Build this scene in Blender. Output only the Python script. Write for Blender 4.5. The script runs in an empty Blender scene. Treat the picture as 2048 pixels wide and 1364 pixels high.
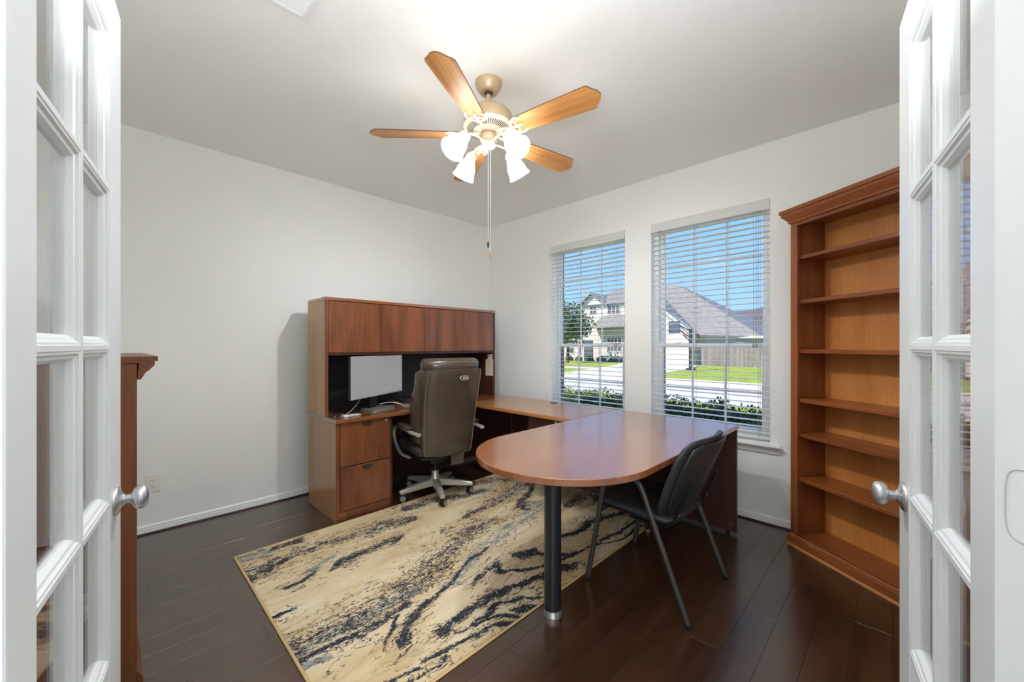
import bpy, bmesh, math, random
import numpy as np
from mathutils import Matrix, Vector
random.seed(7)
PI = math.pi
R = math.radians
scene = bpy.context.scene
COL = scene.collection

# ------------------------------------------------------------------ camera, sky, sun, area light, exposure
H = 1.285
cam = bpy.data.cameras.new('camera')
cam.sensor_width = 36.0
cam.lens = 791.0 / 2048.0 * 36.0
cam.shift_y = 8.0 / 2048.0
cam.clip_start = 0.01
cam.clip_end = 500
cam_o = bpy.data.objects.new('camera', cam)
COL.objects.link(cam_o)
cam_o.location = (0, 0, H)
cam_o.rotation_euler = (R(90), 0, math.atan2(776, 791))
scene.camera = cam_o

world = bpy.data.worlds.new('sky')
scene.world = world
world.use_nodes = True
wn = world.node_tree.nodes
wl = world.node_tree.links
wn.clear()
w_out = wn.new('ShaderNodeOutputWorld')
w_bg = wn.new('ShaderNodeBackground')
w_tc = wn.new('ShaderNodeTexCoord')
w_sx = wn.new('ShaderNodeSeparateXYZ')
w_rp = wn.new('ShaderNodeValToRGB')
wl.new(w_tc.outputs['Generated'], w_sx.inputs[0])
wl.new(w_sx.outputs['Z'], w_rp.inputs[0])
w_rp.color_ramp.elements[0].position = 0.0
w_rp.color_ramp.elements[0].color = (0.36, 0.62, 1.0, 1)
w_rp.color_ramp.elements[1].position = 0.5
w_rp.color_ramp.elements[1].color = (0.14, 0.36, 0.85, 1)
wl.new(w_rp.outputs[0], w_bg.inputs[0])
w_bg.inputs[1].default_value = 0.84
wl.new(w_bg.outputs[0], w_out.inputs[0])

sun = bpy.data.lights.new('sun', 'SUN')
sun.energy = 3.8
sun.angle = R(0.6)
sun.color = (1.0, 0.93, 0.82)
sun_o = bpy.data.objects.new('sun', sun)
COL.objects.link(sun_o)
sun_o.rotation_euler = (R(48), 0, R(-28))      # high sun behind the house, shining across the street

foy = bpy.data.lights.new('foyer_fill', 'AREA')      # added fill light behind the photographer, standing in for foyer daylight
foy.shape = 'RECTANGLE'
foy.size = 1.7
foy.size_y = 1.8
foy.energy = 36
foy.color = (0.93, 0.97, 1.0)
foy_o = bpy.data.objects.new('foyer_fill', foy)
COL.objects.link(foy_o)
foy_o.location = (1.15, -1.17, 1.45)
foy_o.rotation_euler = (R(97), 0, math.atan2(776, 791))

flash = bpy.data.lights.new('bounce_flash', 'AREA')          # photographer's strobe bounced off the ceiling inside the doorway
flash.shape = 'RECTANGLE'
flash.size = 0.5
flash.size_y = 0.5
flash.energy = 19
flash.color = (0.94, 0.98, 1.0)
flash_o = bpy.data.objects.new('bounce_flash', flash)
COL.objects.link(flash_o)
flash_o.location = (-0.37, 0.38, 1.71)
flash_o.rotation_euler = (R(180), 0, math.atan2(776, 791))

scene.view_settings.view_transform = 'Standard'
scene.view_settings.look = 'None'
scene.view_settings.exposure = 0.70
scene.view_settings.gamma = 1.0
scene.view_settings.use_curve_mapping = False
scene.cycles.max_bounces = 20
scene.cycles.diffuse_bounces = 12
scene.cycles.glossy_bounces = 6
scene.cycles.transparent_max_bounces = 24
LAMP = 7.5        # radiance of the lit glass shades
BULB = 1120.0       # radiance of the bulbs inside them

# ------------------------------------------------------------------ materials
def lin(c):
    return tuple(((v / 255.0) / 12.92 if v / 255.0 <= 0.04045 else ((v / 255.0 + 0.055) / 1.055) ** 2.4) for v in c) + (1.0,)

def newmat(name):
    m = bpy.data.materials.new(name)
    m.use_nodes = True
    nt = m.node_tree
    return m, nt, nt.nodes, nt.links, nt.nodes['Principled BSDF']

def plain(name, rgb, rough=0.5, metal=0.0, spec=0.5, coat=0.0, bump=0.0, bscale=100.0, var=0.0, vscale=4.0, emit=None, es=0.0):
    m, nt, n, l, p = newmat(name)
    p.inputs['Base Color'].default_value = lin(rgb)
    p.inputs['Roughness'].default_value = rough
    p.inputs['Metallic'].default_value = metal
    p.inputs['Specular IOR Level'].default_value = spec
    p.inputs['Coat Weight'].default_value = coat
    tc = n.new('ShaderNodeTexCoord')
    if var > 0:
        t = n.new('ShaderNodeTexNoise')
        t.inputs['Scale'].default_value = vscale
        t.inputs['Detail'].default_value = 4
        l.new(tc.outputs['Object'], t.inputs['Vector'])
        r = n.new('ShaderNodeValToRGB')
        c = lin(rgb)
        r.color_ramp.elements[0].position = 0.3
        r.color_ramp.elements[1].position = 0.7
        r.color_ramp.elements[0].color = tuple(v * (1 - var) for v in c[:3]) + (1,)
        r.color_ramp.elements[1].color = tuple(min(1, v * (1 + var)) for v in c[:3]) + (1,)
        l.new(t.outputs['Fac'], r.inputs[0])
        l.new(r.outputs[0], p.inputs['Base Color'])
    if bump > 0:
        t = n.new('ShaderNodeTexNoise')
        t.inputs['Scale'].default_value = bscale
        t.inputs['Detail'].default_value = 3
        l.new(tc.outputs['Object'], t.inputs['Vector'])
        b = n.new('ShaderNodeBump')
        b.inputs['Strength'].default_value = bump
        b.inputs['Distance'].default_value = 0.003
        l.new(t.outputs['Fac'], b.inputs['Height'])
        l.new(b.outputs[0], p.inputs['Normal'])
    if emit is not None:
        p.inputs['Emission Color'].default_value = lin(emit)
        p.inputs['Emission Strength'].default_value = es
    return m

def wood(name, dark, light, axis='z', rough=0.35, coat=0.0, spec=0.5, freq=9.0, stretch=0.07, fine=0.35, tint=0.0, cior=1.5):
    """long grain along one axis, drifting cathedral bands, fine pores; each piece offset by its own random"""
    m, nt, n, l, p = newmat(name)
    tc = n.new('ShaderNodeTexCoord')
    oi = n.new('ShaderNodeObjectInfo')
    mul = n.new('ShaderNodeMath'); mul.operation = 'MULTIPLY'; mul.inputs[1].default_value = 37.0
    l.new(oi.outputs['Random'], mul.inputs[0])
    add = n.new('ShaderNodeVectorMath'); add.operation = 'ADD'
    l.new(tc.outputs['Object'], add.inputs[0]); l.new(mul.outputs[0], add.inputs[1])
    def scaled(s_long, s_cross):
        mp = n.new('ShaderNodeMapping')
        s = [s_cross] * 3
        s['xyz'.index(axis)] = s_long
        mp.inputs['Scale'].default_value = s
        l.new(add.outputs[0], mp.inputs['Vector'])
        return mp
    m1 = scaled(freq * stretch, freq)
    t1 = n.new('ShaderNodeTexNoise')
    t1.inputs['Scale'].default_value = 1.0
    t1.inputs['Detail'].default_value = 3
    t1.inputs['Distortion'].default_value = 0.6
    l.new(m1.outputs[0], t1.inputs['Vector'])
    m2 = scaled(4.0, 220.0)
    t2 = n.new('ShaderNodeTexNoise')
    t2.inputs['Scale'].default_value = 1.0
    t2.inputs['Detail'].default_value = 2
    l.new(m2.outputs[0], t2.inputs['Vector'])
    mix = n.new('ShaderNodeMath'); mix.operation = 'MULTIPLY_ADD'
    mix.inputs[1].default_value = fine
    l.new(t2.outputs['Fac'], mix.inputs[0])
    sc = n.new('ShaderNodeMath'); sc.operation = 'MULTIPLY'; sc.inputs[1].default_value = 1.0 - fine
    l.new(t1.outputs['Fac'], sc.inputs[0])
    l.new(sc.outputs[0], mix.inputs[2])
    r = n.new('ShaderNodeValToRGB')
    r.color_ramp.elements[0].position = 0.36
    r.color_ramp.elements[0].color = lin(dark)
    r.color_ramp.elements[1].position = 0.62
    r.color_ramp.elements[1].color = lin(light)
    l.new(mix.outputs[0], r.inputs[0])
    if tint > 0:
        hv = n.new('ShaderNodeHueSaturation')
        ma = n.new('ShaderNodeMapRange')
        ma.inputs['To Min'].default_value = 1 - tint
        ma.inputs['To Max'].default_value = 1 + tint
        l.new(oi.outputs['Random'], ma.inputs['Value'])
        l.new(ma.outputs[0], hv.inputs['Value'])
        l.new(r.outputs[0], hv.inputs['Color'])
        l.new(hv.outputs[0], p.inputs['Base Color'])
    else:
        l.new(r.outputs[0], p.inputs['Base Color'])
    p.inputs['Roughness'].default_value = rough
    p.inputs['Coat Weight'].default_value = coat
    p.inputs['Coat Roughness'].default_value = rough * 0.8
    p.inputs['Coat IOR'].default_value = cior
    p.inputs['Specular IOR Level'].default_value = spec
    return m

def glass_mat(name, tint=(1, 1, 1), r0=0.04):
    """thin clear glass: reflection grows towards grazing view (Schlick), the rest passes straight through"""
    m = bpy.data.materials.new(name)
    m.use_nodes = True
    n = m.node_tree.nodes; l = m.node_tree.links
    n.clear()
    out = n.new('ShaderNodeOutputMaterial')
    g = n.new('ShaderNodeNewGeometry')
    d = n.new('ShaderNodeVectorMath'); d.operation = 'DOT_PRODUCT'
    l.new(g.outputs['Normal'], d.inputs[0]); l.new(g.outputs['Incoming'], d.inputs[1])
    a = n.new('ShaderNodeMath'); a.operation = 'ABSOLUTE'; l.new(d.outputs['Value'], a.inputs[0])
    s = n.new('ShaderNodeMath'); s.operation = 'SUBTRACT'; s.inputs[0].default_value = 1.0; l.new(a.outputs[0], s.inputs[1])
    pw = n.new('ShaderNodeMath'); pw.operation = 'POWER'; pw.inputs[1].default_value = 5.0; l.new(s.outputs[0], pw.inputs[0])
    ma = n.new('ShaderNodeMath'); ma.operation = 'MULTIPLY_ADD'; ma.inputs[1].default_value = 1 - r0; ma.inputs[2].default_value = r0
    l.new(pw.outputs[0], ma.inputs[0])
    tr = n.new('ShaderNodeBsdfTransparent'); tr.inputs[0].default_value = tuple(tint) + (1,)
    gl = n.new('ShaderNodeBsdfGlossy'); gl.inputs['Roughness'].default_value = 0.02
    mx = n.new('ShaderNodeMixShader')
    l.new(ma.outputs[0], mx.inputs[0]); l.new(tr.outputs[0], mx.inputs[1]); l.new(gl.outputs[0], mx.inputs[2])
    l.new(mx.outputs[0], out.inputs[0])
    return m

M = {}
M['wall'] = plain('wall_paint', (239, 240, 237), 0.75, bump=0.12, bscale=160)
M['ceiling'] = plain('ceiling_paint', (243, 244, 242), 0.85, bump=0.15, bscale=120)
M['trim'] = plain('white_trim_paint', (236, 236, 236), 0.35)
M['door'] = plain('white_door_paint', (220, 222, 224), 0.32)
M['jamb'] = plain('shaded_jamb_paint', (206, 208, 208), 0.5)  # door white greyed down; the jamb's shade is put into the colour
M['vinyl'] = plain('white_window_vinyl', (240, 241, 243), 0.4)
M['blind'] = plain('white_blind', (247, 247, 246), 0.45)
def _translucent_vinyl(m, amount):
    nt = m.node_tree; n = nt.nodes; l = nt.links
    tr = n.new('ShaderNodeBsdfTranslucent'); tr.inputs[0].default_value = (0.95, 0.95, 0.94, 1)
    mx = n.new('ShaderNodeMixShader'); mx.inputs[0].default_value = amount
    l.new(n['Principled BSDF'].outputs[0], mx.inputs[1]); l.new(tr.outputs[0], mx.inputs[2])
    l.new(mx.outputs[0], n['Material Output'].inputs[0])
_translucent_vinyl(M['blind'], 0.5)
M['cord'] = plain('blind_cord', (150, 152, 152), 0.8)
M['glass'] = glass_mat('clear_glass')
M['glass_w'] = glass_mat('window_glass', r0=0.003)
M['brick'] = plain('exterior_brick', (150, 130, 118), 0.9, var=0.3, vscale=14)
M['floorbase'] = plain('subfloor_dark', (30, 18, 13), 0.6)
M['plank'] = wood('espresso_plank', (56, 36, 23), (76, 52, 33), 'y', rough=0.26, spec=0.6, coat=0.6, cior=1.65, freq=14, stretch=0.05, fine=0.3, tint=0.12)
M['shoe'] = wood('espresso_shoe_moulding', (40, 26, 20), (56, 36, 28), 'y', rough=0.35)
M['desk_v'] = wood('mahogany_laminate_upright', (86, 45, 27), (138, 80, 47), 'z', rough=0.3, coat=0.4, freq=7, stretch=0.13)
M['desk_s_lit'] = wood('mahogany_laminate_lit_side', (158, 114, 64), (176, 130, 74), 'z', rough=0.3, coat=0.4, freq=8, stretch=0.07)  # same laminate as the uprights, lightened; lamp light is in the colour
M['desk_y'] = wood('mahogany_laminate_top', (124, 66, 34), (150, 88, 48), 'y', rough=0.24, coat=0.9, spec=0.7, cior=2.0, freq=16, stretch=0.05)
M['desk_x'] = wood('mahogany_laminate_return_top', (150, 94, 50), (172, 114, 66), 'x', rough=0.26, coat=0.5, spec=0.6, cior=1.7, freq=16, stretch=0.05)
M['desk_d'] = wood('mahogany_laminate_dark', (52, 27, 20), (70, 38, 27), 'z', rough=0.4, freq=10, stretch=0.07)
M['edge'] = plain('desk_edge_band', (98, 56, 38), 0.35, var=0.1, vscale=20)
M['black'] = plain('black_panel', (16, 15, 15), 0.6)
M['case'] = wood('cherry_bookcase', (116, 60, 32), (154, 86, 46), 'z', rough=0.3, coat=0.2, freq=12, stretch=0.08)
M['case_x'] = wood('cherry_bookcase_horizontal', (112, 58, 28), (152, 84, 42), 'x', rough=0.3, coat=0.2, freq=12, stretch=0.06)
M['case_back'] = wood('cherry_bookcase_back', (182, 112, 54), (206, 138, 74), 'z', rough=0.4, freq=6, stretch=0.25)
M['shoe_light'] = plain('raw_wood_shoe', (176, 118, 62), 0.5, var=0.15, vscale=12)
M['cabinet'] = wood('brown_cabinet', (92, 50, 28), (122, 72, 40), 'z', rough=0.35, freq=12, stretch=0.07)
M['leather'] = plain('brown_leather', (74, 62, 52), 0.27, spec=0.6, coat=0.25, bump=0.25, bscale=140, var=0.12, vscale=7)
M['leather_d'] = plain('dark_brown_leather', (52, 43, 37), 0.38, bump=0.25, bscale=140)
M['stitch'] = plain('tan_stitching', (128, 108, 84), 0.6)
M['chrome'] = plain('brushed_nickel', (206, 206, 208), 0.34, metal=0.9)
M['alu'] = plain('satin_aluminium', (200, 195, 186), 0.36, metal=0.55)
M['dark_plastic'] = plain('black_plastic', (24, 24, 25), 0.45)
M['grey_plastic'] = plain('grey_plastic', (128, 122, 114), 0.5)
M['vinyl_seat'] = plain('black_vinyl_upholstery', (50, 50, 51), 0.5, bump=0.2, bscale=240)
M['shell'] = plain('charcoal_plastic_shell', (44, 46, 47), 0.42, bump=0.1, bscale=300)
M['gunmetal'] = plain('gunmetal_tube', (78, 74, 70), 0.4, metal=0.6)
M['post'] = plain('black_post', (26, 30, 34), 0.35)
M['screen'] = plain('grey_screen_glow', (60, 60, 62), 0.45, emit=(168, 168, 170), es=0.40)  # screen is off; the glow stands in for its washed-out reflection
M['bezel'] = plain('silver_bezel', (176, 176, 178), 0.4)
M['white_plastic'] = plain('white_plastic', (232, 230, 226), 0.4)
M['paper'] = plain('cream_paper', (206, 190, 170), 0.8)
M['ink'] = plain('grey_ink', (158, 146, 132), 0.8)
M['champagne'] = plain('champagne_metal', (196, 172, 138), 0.4, metal=0.25)
M['cream'] = plain('cream_enamel', (232, 222, 202), 0.4)
M['slot'] = plain('dark_slot', (70, 58, 44), 0.8)
M['blade'] = wood('oak_blade', (166, 106, 52), (216, 156, 92), 'x', rough=0.4, freq=16, stretch=0.06)
M['blade_edge'] = plain('blade_edge', (96, 62, 40), 0.5)
M['clear'] = glass_mat('clear_fitter_glass', (0.97, 0.97, 0.96), 0.12)
M['shade'] = plain('lit_frosted_glass', (255, 250, 240), 0.4, emit=(250, 252, 250), es=LAMP)
M['bulb'] = plain('lit_bulb', (255, 250, 240), 0.4, emit=(244, 251, 255), es=BULB)
M['chain'] = plain('pale_bead_chain', (226, 222, 214), 0.4)
M['rug_bind'] = plain('rug_binding', (196, 168, 118), 0.9)
M['concrete'] = plain('concrete', (214, 206, 194), 0.9, var=0.06, vscale=0.6)
M['road'] = plain('pale_road', (210, 202, 192), 0.9, var=0.05, vscale=0.4)
M['curb_shadow'] = plain('curb_face', (120, 116, 114), 0.9)
M['lawn'] = plain('lawn_grass', (152, 166, 56), 0.95, var=0.22, vscale=1.4)
M['leaf'] = plain('hedge_leaf', (92, 118, 52), 0.5, var=0.35, vscale=20)
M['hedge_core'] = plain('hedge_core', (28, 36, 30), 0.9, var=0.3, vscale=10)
M['tree_leaf'] = plain('tree_leaf', (100, 122, 84), 0.6, var=0.3, vscale=3)
M['bark'] = plain('bark', (92, 74, 60), 0.9)
M['siding'] = plain('pale_siding', (226, 222, 214), 0.8)
M['stone'] = plain('cream_brick', (204, 199, 194), 0.9, var=0.12, vscale=5)
M['roof'] = plain('grey_shingles', (140, 136, 133), 0.9, var=0.16, vscale=3)
M['roof_d'] = plain('dark_grey_shingles', (100, 98, 100), 0.9, var=0.16, vscale=3)
M['window_dark'] = plain('far_window', (88, 94, 104), 0.25)
M['fence'] = wood('cedar_fence', (118, 112, 110), (150, 143, 138), 'z', rough=0.9, tint=0.15)
M['hoop'] = plain('hoop_pole', (48, 52, 60), 0.5)

# floor tone of the rug: flows stored on its own mesh, broken up by noise like the distressed weave
def rug_material():
    m, nt, n, l, p = newmat('abstract_rug_pile')
    at = n.new('ShaderNodeAttribute'); at.attribute_name = 'flow'
    sp = n.new('ShaderNodeSeparateColor'); l.new(at.outputs['Color'], sp.inputs[0])
    tc = n.new('ShaderNodeTexCoord')
    def noise(sx, sy, detail, rough=0.6, dist=0.0):
        mp = n.new('ShaderNodeMapping'); mp.inputs['Scale'].default_value = (sx, sy, 1)
        l.new(tc.outputs['Object'], mp.inputs['Vector'])
        t = n.new('ShaderNodeTexNoise'); t.inputs['Scale'].default_value = 1
        t.inputs['Detail'].default_value = detail; t.inputs['Roughness'].default_value = rough
        t.inputs['Distortion'].default_value = dist
        l.new(mp.outputs[0], t.inputs['Vector'])
        return t.outputs['Fac']
    def thresh(mask, noi, gain, lo, hi):
        a = n.new('ShaderNodeMath'); a.operation = 'MULTIPLY_ADD'; a.inputs[1].default_value = gain
        l.new(noi, a.inputs[0]); l.new(mask, a.inputs[2])
        r = n.new('ShaderNodeMapRange'); r.inputs['From Min'].default_value = lo; r.inputs['From Max'].default_value = hi
        l.new(a.outputs[0], r.inputs['Value'])
        return r.outputs[0]
    speck = noise(150, 62, 3, 0.75, 0.8)
    ragged = noise(34, 15, 5, 0.7, 1.0)
    both = n.new('ShaderNodeMath'); both.operation = 'MULTIPLY_ADD'; both.inputs[1].default_value = 0.75
    l.new(speck, both.inputs[0])
    h = n.new('ShaderNodeMath'); h.operation = 'MULTIPLY'; h.inputs[1].default_value = 0.6
    l.new(ragged, h.inputs[0]); l.new(h.outputs[0], both.inputs[2])
    navy = thresh(sp.outputs['Red'], both.outputs[0], 3.0, 2.52, 2.66)
    grey = thresh(sp.outputs['Green'], both.outputs[0], 2.2, 1.95, 2.2)
    base = n.new('ShaderNodeValToRGB')
    base.color_ramp.elements[0].position = 0.3; base.color_ramp.elements[0].color = lin((186, 158, 118))
    base.color_ramp.elements[1].position = 0.72; base.color_ramp.elements[1].color = lin((220, 207, 182))
    e = base.color_ramp.elements.new(0.5); e.color = lin((206, 186, 152))
    l.new(noise(7, 1.8, 6, 0.65, 0.7), base.inputs[0])
    vn = noise(11, 3.2, 4, 0.6, 2.2)
    vs_ = n.new('ShaderNodeMath'); vs_.operation = 'SUBTRACT'; vs_.inputs[1].default_value = 0.5; l.new(vn, vs_.inputs[0])
    va = n.new('ShaderNodeMath'); va.operation = 'ABSOLUTE'; l.new(vs_.outputs[0], va.inputs[0])
    vr = n.new('ShaderNodeMapRange'); vr.inputs['From Min'].default_value = 0.006; vr.inputs['From Max'].default_value = 0.022
    vr.inputs['To Min'].default_value = 1.0; vr.inputs['To Max'].default_value = 0.0
    l.new(va.outputs[0], vr.inputs['Value'])
    vh = n.new('ShaderNodeMath'); vh.operation = 'MULTIPLY'; l.new(vr.outputs[0], vh.inputs[0]); l.new(sp.outputs['Blue'], vh.inputs[1])
    vg = thresh(vh.outputs[0], ragged, 1.2, 0.95, 1.25)
    m1 = n.new('ShaderNodeMix'); m1.data_type = 'RGBA'
    l.new(grey, m1.inputs[0]); l.new(base.outputs[0], m1.inputs[6]); m1.inputs[7].default_value = lin((142, 146, 140))
    m2 = n.new('ShaderNodeMix'); m2.data_type = 'RGBA'
    l.new(navy, m2.inputs[0]); l.new(m1.outputs[2], m2.inputs[6]); m2.inputs[7].default_value = lin((44, 46, 58))
    m3 = n.new('ShaderNodeMix'); m3.data_type = 'RGBA'
    l.new(vg, m3.inputs[0]); l.new(m2.outputs[2], m3.inputs[6]); m3.inputs[7].default_value = lin((74, 68, 66))
    l.new(m3.outputs[2], p.inputs['Base Color'])
    p.inputs['Roughness'].default_value = 0.95
    p.inputs['Specular IOR Level'].default_value = 0.15
    b = n.new('ShaderNodeBump'); b.inputs['Strength'].default_value = 0.25; b.inputs['Distance'].default_value = 0.003
    l.new(speck, b.inputs['Height']); l.new(b.outputs[0], p.inputs['Normal'])
    return m
M['rug'] = rug_material()

# ------------------------------------------------------------------ mesh builder
class MB:
    def __init__(self):
        self.v = []; self.f = []; self.mi = []; self.cur = 0
    def add(self, vs, fs):
        o = len(self.v)
        self.v += [tuple(a) for a in vs]
        self.f += [tuple(o + i for i in f) for f in fs]
        self.mi += [self.cur] * len(fs)
        return self
    def box(self, lo, hi):
        (a, b, c), (d, e, f) = lo, hi
        return self.add([(a, b, c), (d, b, c), (d, e, c), (a, e, c), (a, b, f), (d, b, f), (d, e, f), (a, e, f)],
                        [(0, 3, 2, 1), (4, 5, 6, 7), (0, 1, 5, 4), (1, 2, 6, 5), (2, 3, 7, 6), (3, 0, 4, 7)])
    def rbox(self, lo, hi, r=0.003):
        lo, hi = [min(a, b) for a, b in zip(lo, hi)], [max(a, b) for a, b in zip(lo, hi)]
        r = min(r, 0.45 * min(h - l for l, h in zip(lo, hi)))
        ids = {}; vs = []
        for sx in (0, 1):
            for sy in (0, 1):
                for sz in (0, 1):
                    s = (sx, sy, sz)
                    for ax in range(3):
                        c = []
                        for k in range(3):
                            e = hi[k] if s[k] else lo[k]
                            if k != ax: e += -r if s[k] else r
                            c.append(e)
                        ids[(s, ax)] = len(vs); vs.append(c)
        fs = []
        for ax in range(3):
            o1, o2 = (ax + 1) % 3, (ax + 2) % 3
            for side in (0, 1):
                q = []
                for (a, b) in ((0, 0), (1, 0), (1, 1), (0, 1)):
                    s = [0, 0, 0]; s[ax] = side; s[o1] = a; s[o2] = b
                    q.append(ids[(tuple(s), ax)])
                fs.append(tuple(q) if side else tuple(reversed(q)))
            for a in (0, 1):
                for b in (0, 1):
                    s0 = [0, 0, 0]; s0[o1] = a; s0[o2] = b
                    s1 = list(s0); s1[ax] = 1
                    s0, s1 = tuple(s0), tuple(s1)
                    q = (ids[(s0, o1)], ids[(s1, o1)], ids[(s1, o2)], ids[(s0, o2)])
                    fs.append(q if (a == b) else tuple(reversed(q)))
        for sx in (0, 1):
            for sy in (0, 1):
                for sz in (0, 1):
                    s = (sx, sy, sz)
                    t = (ids[(s, 0)], ids[(s, 1)], ids[(s, 2)])
                    fs.append(t if (sx + sy + sz) % 2 == 1 else tuple(reversed(t)))
        return self.add(vs, fs)
    def prism(self, poly, z0, z1, axis='z'):
        n = len(poly)
        def P(a, b, h):
            return {'z': (a, b, h), 'y': (a, h, b), 'x': (h, a, b)}[axis]
        vs = [P(a, b, z0) for a, b in poly] + [P(a, b, z1) for a, b in poly]
        fs = [tuple(range(n - 1, -1, -1)), tuple(range(n, 2 * n))]
        fs += [(i, (i + 1) % n, n + (i + 1) % n, n + i) for i in range(n)]
        return self.add(vs, fs)
    def tube(self, pts, r, n=8, cap=True, flat=1.0):
        pts = [Vector(p) for p in pts]
        rs = r if isinstance(r, (list, tuple)) else [r] * len(pts)
        vs = []; prev = None
        for i, p in enumerate(pts):
            t = (pts[min(i + 1, len(pts) - 1)] - pts[max(i - 1, 0)]).normalized()
            if prev is None:
                a = Vector((0, 0, 1)) if abs(t.z) < 0.9 else Vector((1, 0, 0))
                u = t.cross(a).normalized()
            else:
                u = (prev - t * prev.dot(t)).normalized()
            prev = u
            w = t.cross(u)
            for k in range(n):
                an = 2 * PI * k / n
                vs.append(p + (u * math.cos(an) + w * math.sin(an) * flat) * rs[i])
        fs = []
        for i in range(len(pts) - 1):
            for k in range(n):
                fs.append((i * n + k, i * n + (k + 1) % n, (i + 1) * n + (k + 1) % n, (i + 1) * n + k))
        if cap:
            fs.append(tuple(range(n - 1, -1, -1)))
            fs.append(tuple((len(pts) - 1) * n + k for k in range(n)))
        return self.add(vs, fs)
    def lathe(self, prof, c=(0, 0, 0), axis=(0, 0, 1), n=24, close=False):
        ax = Vector(axis).normalized()
        a = Vector((0, 0, 1)) if abs(ax.z) < 0.9 else Vector((1, 0, 0))
        u = ax.cross(a).normalized(); w = ax.cross(u)
        c = Vector(c); vs = []
        for (r, h) in prof:
            for k in range(n):
                an = 2 * PI * k / n
                vs.append(c + ax * h + (u * math.cos(an) + w * math.sin(an)) * max(r, 1e-5))
        fs = []
        m = len(prof)
        for i in range(m - 1 + (1 if close else 0)):
            j = (i + 1) % m
            for k in range(n):
                fs.append((i * n + k, i * n + (k + 1) % n, j * n + (k + 1) % n, j * n + k))
        if not close:
            if prof[0][0] > 1e-4: fs.append(tuple(range(n - 1, -1, -1)))
            if prof[-1][0] > 1e-4: fs.append(tuple((m - 1) * n + k for k in range(n)))
        return self.add(vs, fs)
    def loft(self, rings):
        n = len(rings[0]); vs = [p for r in rings for p in r]; fs = []
        for i in range(len(rings) - 1):
            for k in range(n):
                fs.append((i * n + k, i * n + (k + 1) % n, (i + 1) * n + (k + 1) % n, (i + 1) * n + k))
        fs.append(tuple(range(n - 1, -1, -1)))
        fs.append(tuple((len(rings) - 1) * n + k for k in range(n)))
        return self.add(vs, fs)
    def sweep(self, path, prof, side):
        """mitred moulding: prof = (out, up) points, path = corner points in plan, side = outward normals at each corner (scaled for the mitre)"""
        rings = [[(p[0] + s[0] * o, p[1] + s[1] * o, p[2] + h) for (o, h) in prof] for p, s in zip(path, side)]
        return self.loft(rings)

def smooth_mesh(me, ang=35):
    me.shade_smooth()
    try: me.set_sharp_from_angle(angle=R(ang))
    except Exception: pass

INV = {}
def obj(name, mb, mats, parent=None, smooth=False, ang=35):
    me = bpy.data.meshes.new(name)
    me.from_pydata(mb.v, [], mb.f)
    if not isinstance(mats, (list, tuple)): mats = [mats]
    for m in mats: me.materials.append(m)
    if len(mats) > 1: me.polygons.foreach_set('material_index', mb.mi)
    bm = bmesh.new(); bm.from_mesh(me)
    bmesh.ops.recalc_face_normals(bm, faces=bm.faces)
    bm.to_mesh(me); bm.free()
    root = parent
    while root is not None and root.parent is not None: root = root.parent
    if root is not None and root.name in INV: me.transform(INV[root.name])
    if smooth: smooth_mesh(me, ang)
    me.update()
    o = bpy.data.objects.new(name, me)
    COL.objects.link(o)
    if parent is not None: o.parent = parent
    return o

def thing(name, label, cat, loc=(0, 0, 0), rotz=0.0, group=None, kind=None, local=False):
    """an Empty at the thing's base; its parts are written in room coordinates unless local"""
    o = bpy.data.objects.new(name, None)
    o.empty_display_size = 0.1
    COL.objects.link(o)
    o.location = loc; o.rotation_euler = (0, 0, rotz)
    o['label'] = label; o['category'] = cat
    if group: o['group'] = group
    if kind: o['kind'] = kind
    if not local:
        INV[o.name] = (Matrix.Translation(loc) @ Matrix.Rotation(rotz, 4, 'Z')).inverted()
    return o

def tag(o, label, cat, group=None, kind=None):
    o['label'] = label; o['category'] = cat
    if group: o['group'] = group
    if kind: o['kind'] = kind
    return o

def copy_part(o, parent, loc):
    c = o.copy(); COL.objects.link(c); c.parent = parent; c.location = loc
    for ch in o.children:
        d = ch.copy(); COL.objects.link(d); d.parent = c
    return c

def struct(name, mb, mat, label, cat, smooth=False):
    o = obj(name, mb, mat, None, smooth)
    return tag(o, label, cat, None, 'structure')

def spline(pts, k=8):
    """Catmull-Rom through the points"""
    P = [Vector(p) for p in pts]
    P = [P[0] * 2 - P[1]] + P + [P[-1] * 2 - P[-2]]
    out = []
    for i in range(1, len(P) - 2):
        for j in range(k):
            t = j / k
            a, b, c, d = P[i - 1], P[i], P[i + 1], P[i + 2]
            out.append(0.5 * ((2 * b) + (c - a) * t + (2 * a - 5 * b + 4 * c - d) * t * t + (3 * b - a - 3 * c + d) * t ** 3))
    out.append(P[-2])
    return out

# ------------------------------------------------------------------ room shell
XL, XR, YN, YW, ZC = -3.66, 0.41, -0.30, 3.32, 2.74
WIN = [(-2.692, -1.804), (-1.553, -0.665)]
WZ0, WZ1 = 0.575, 2.340

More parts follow.
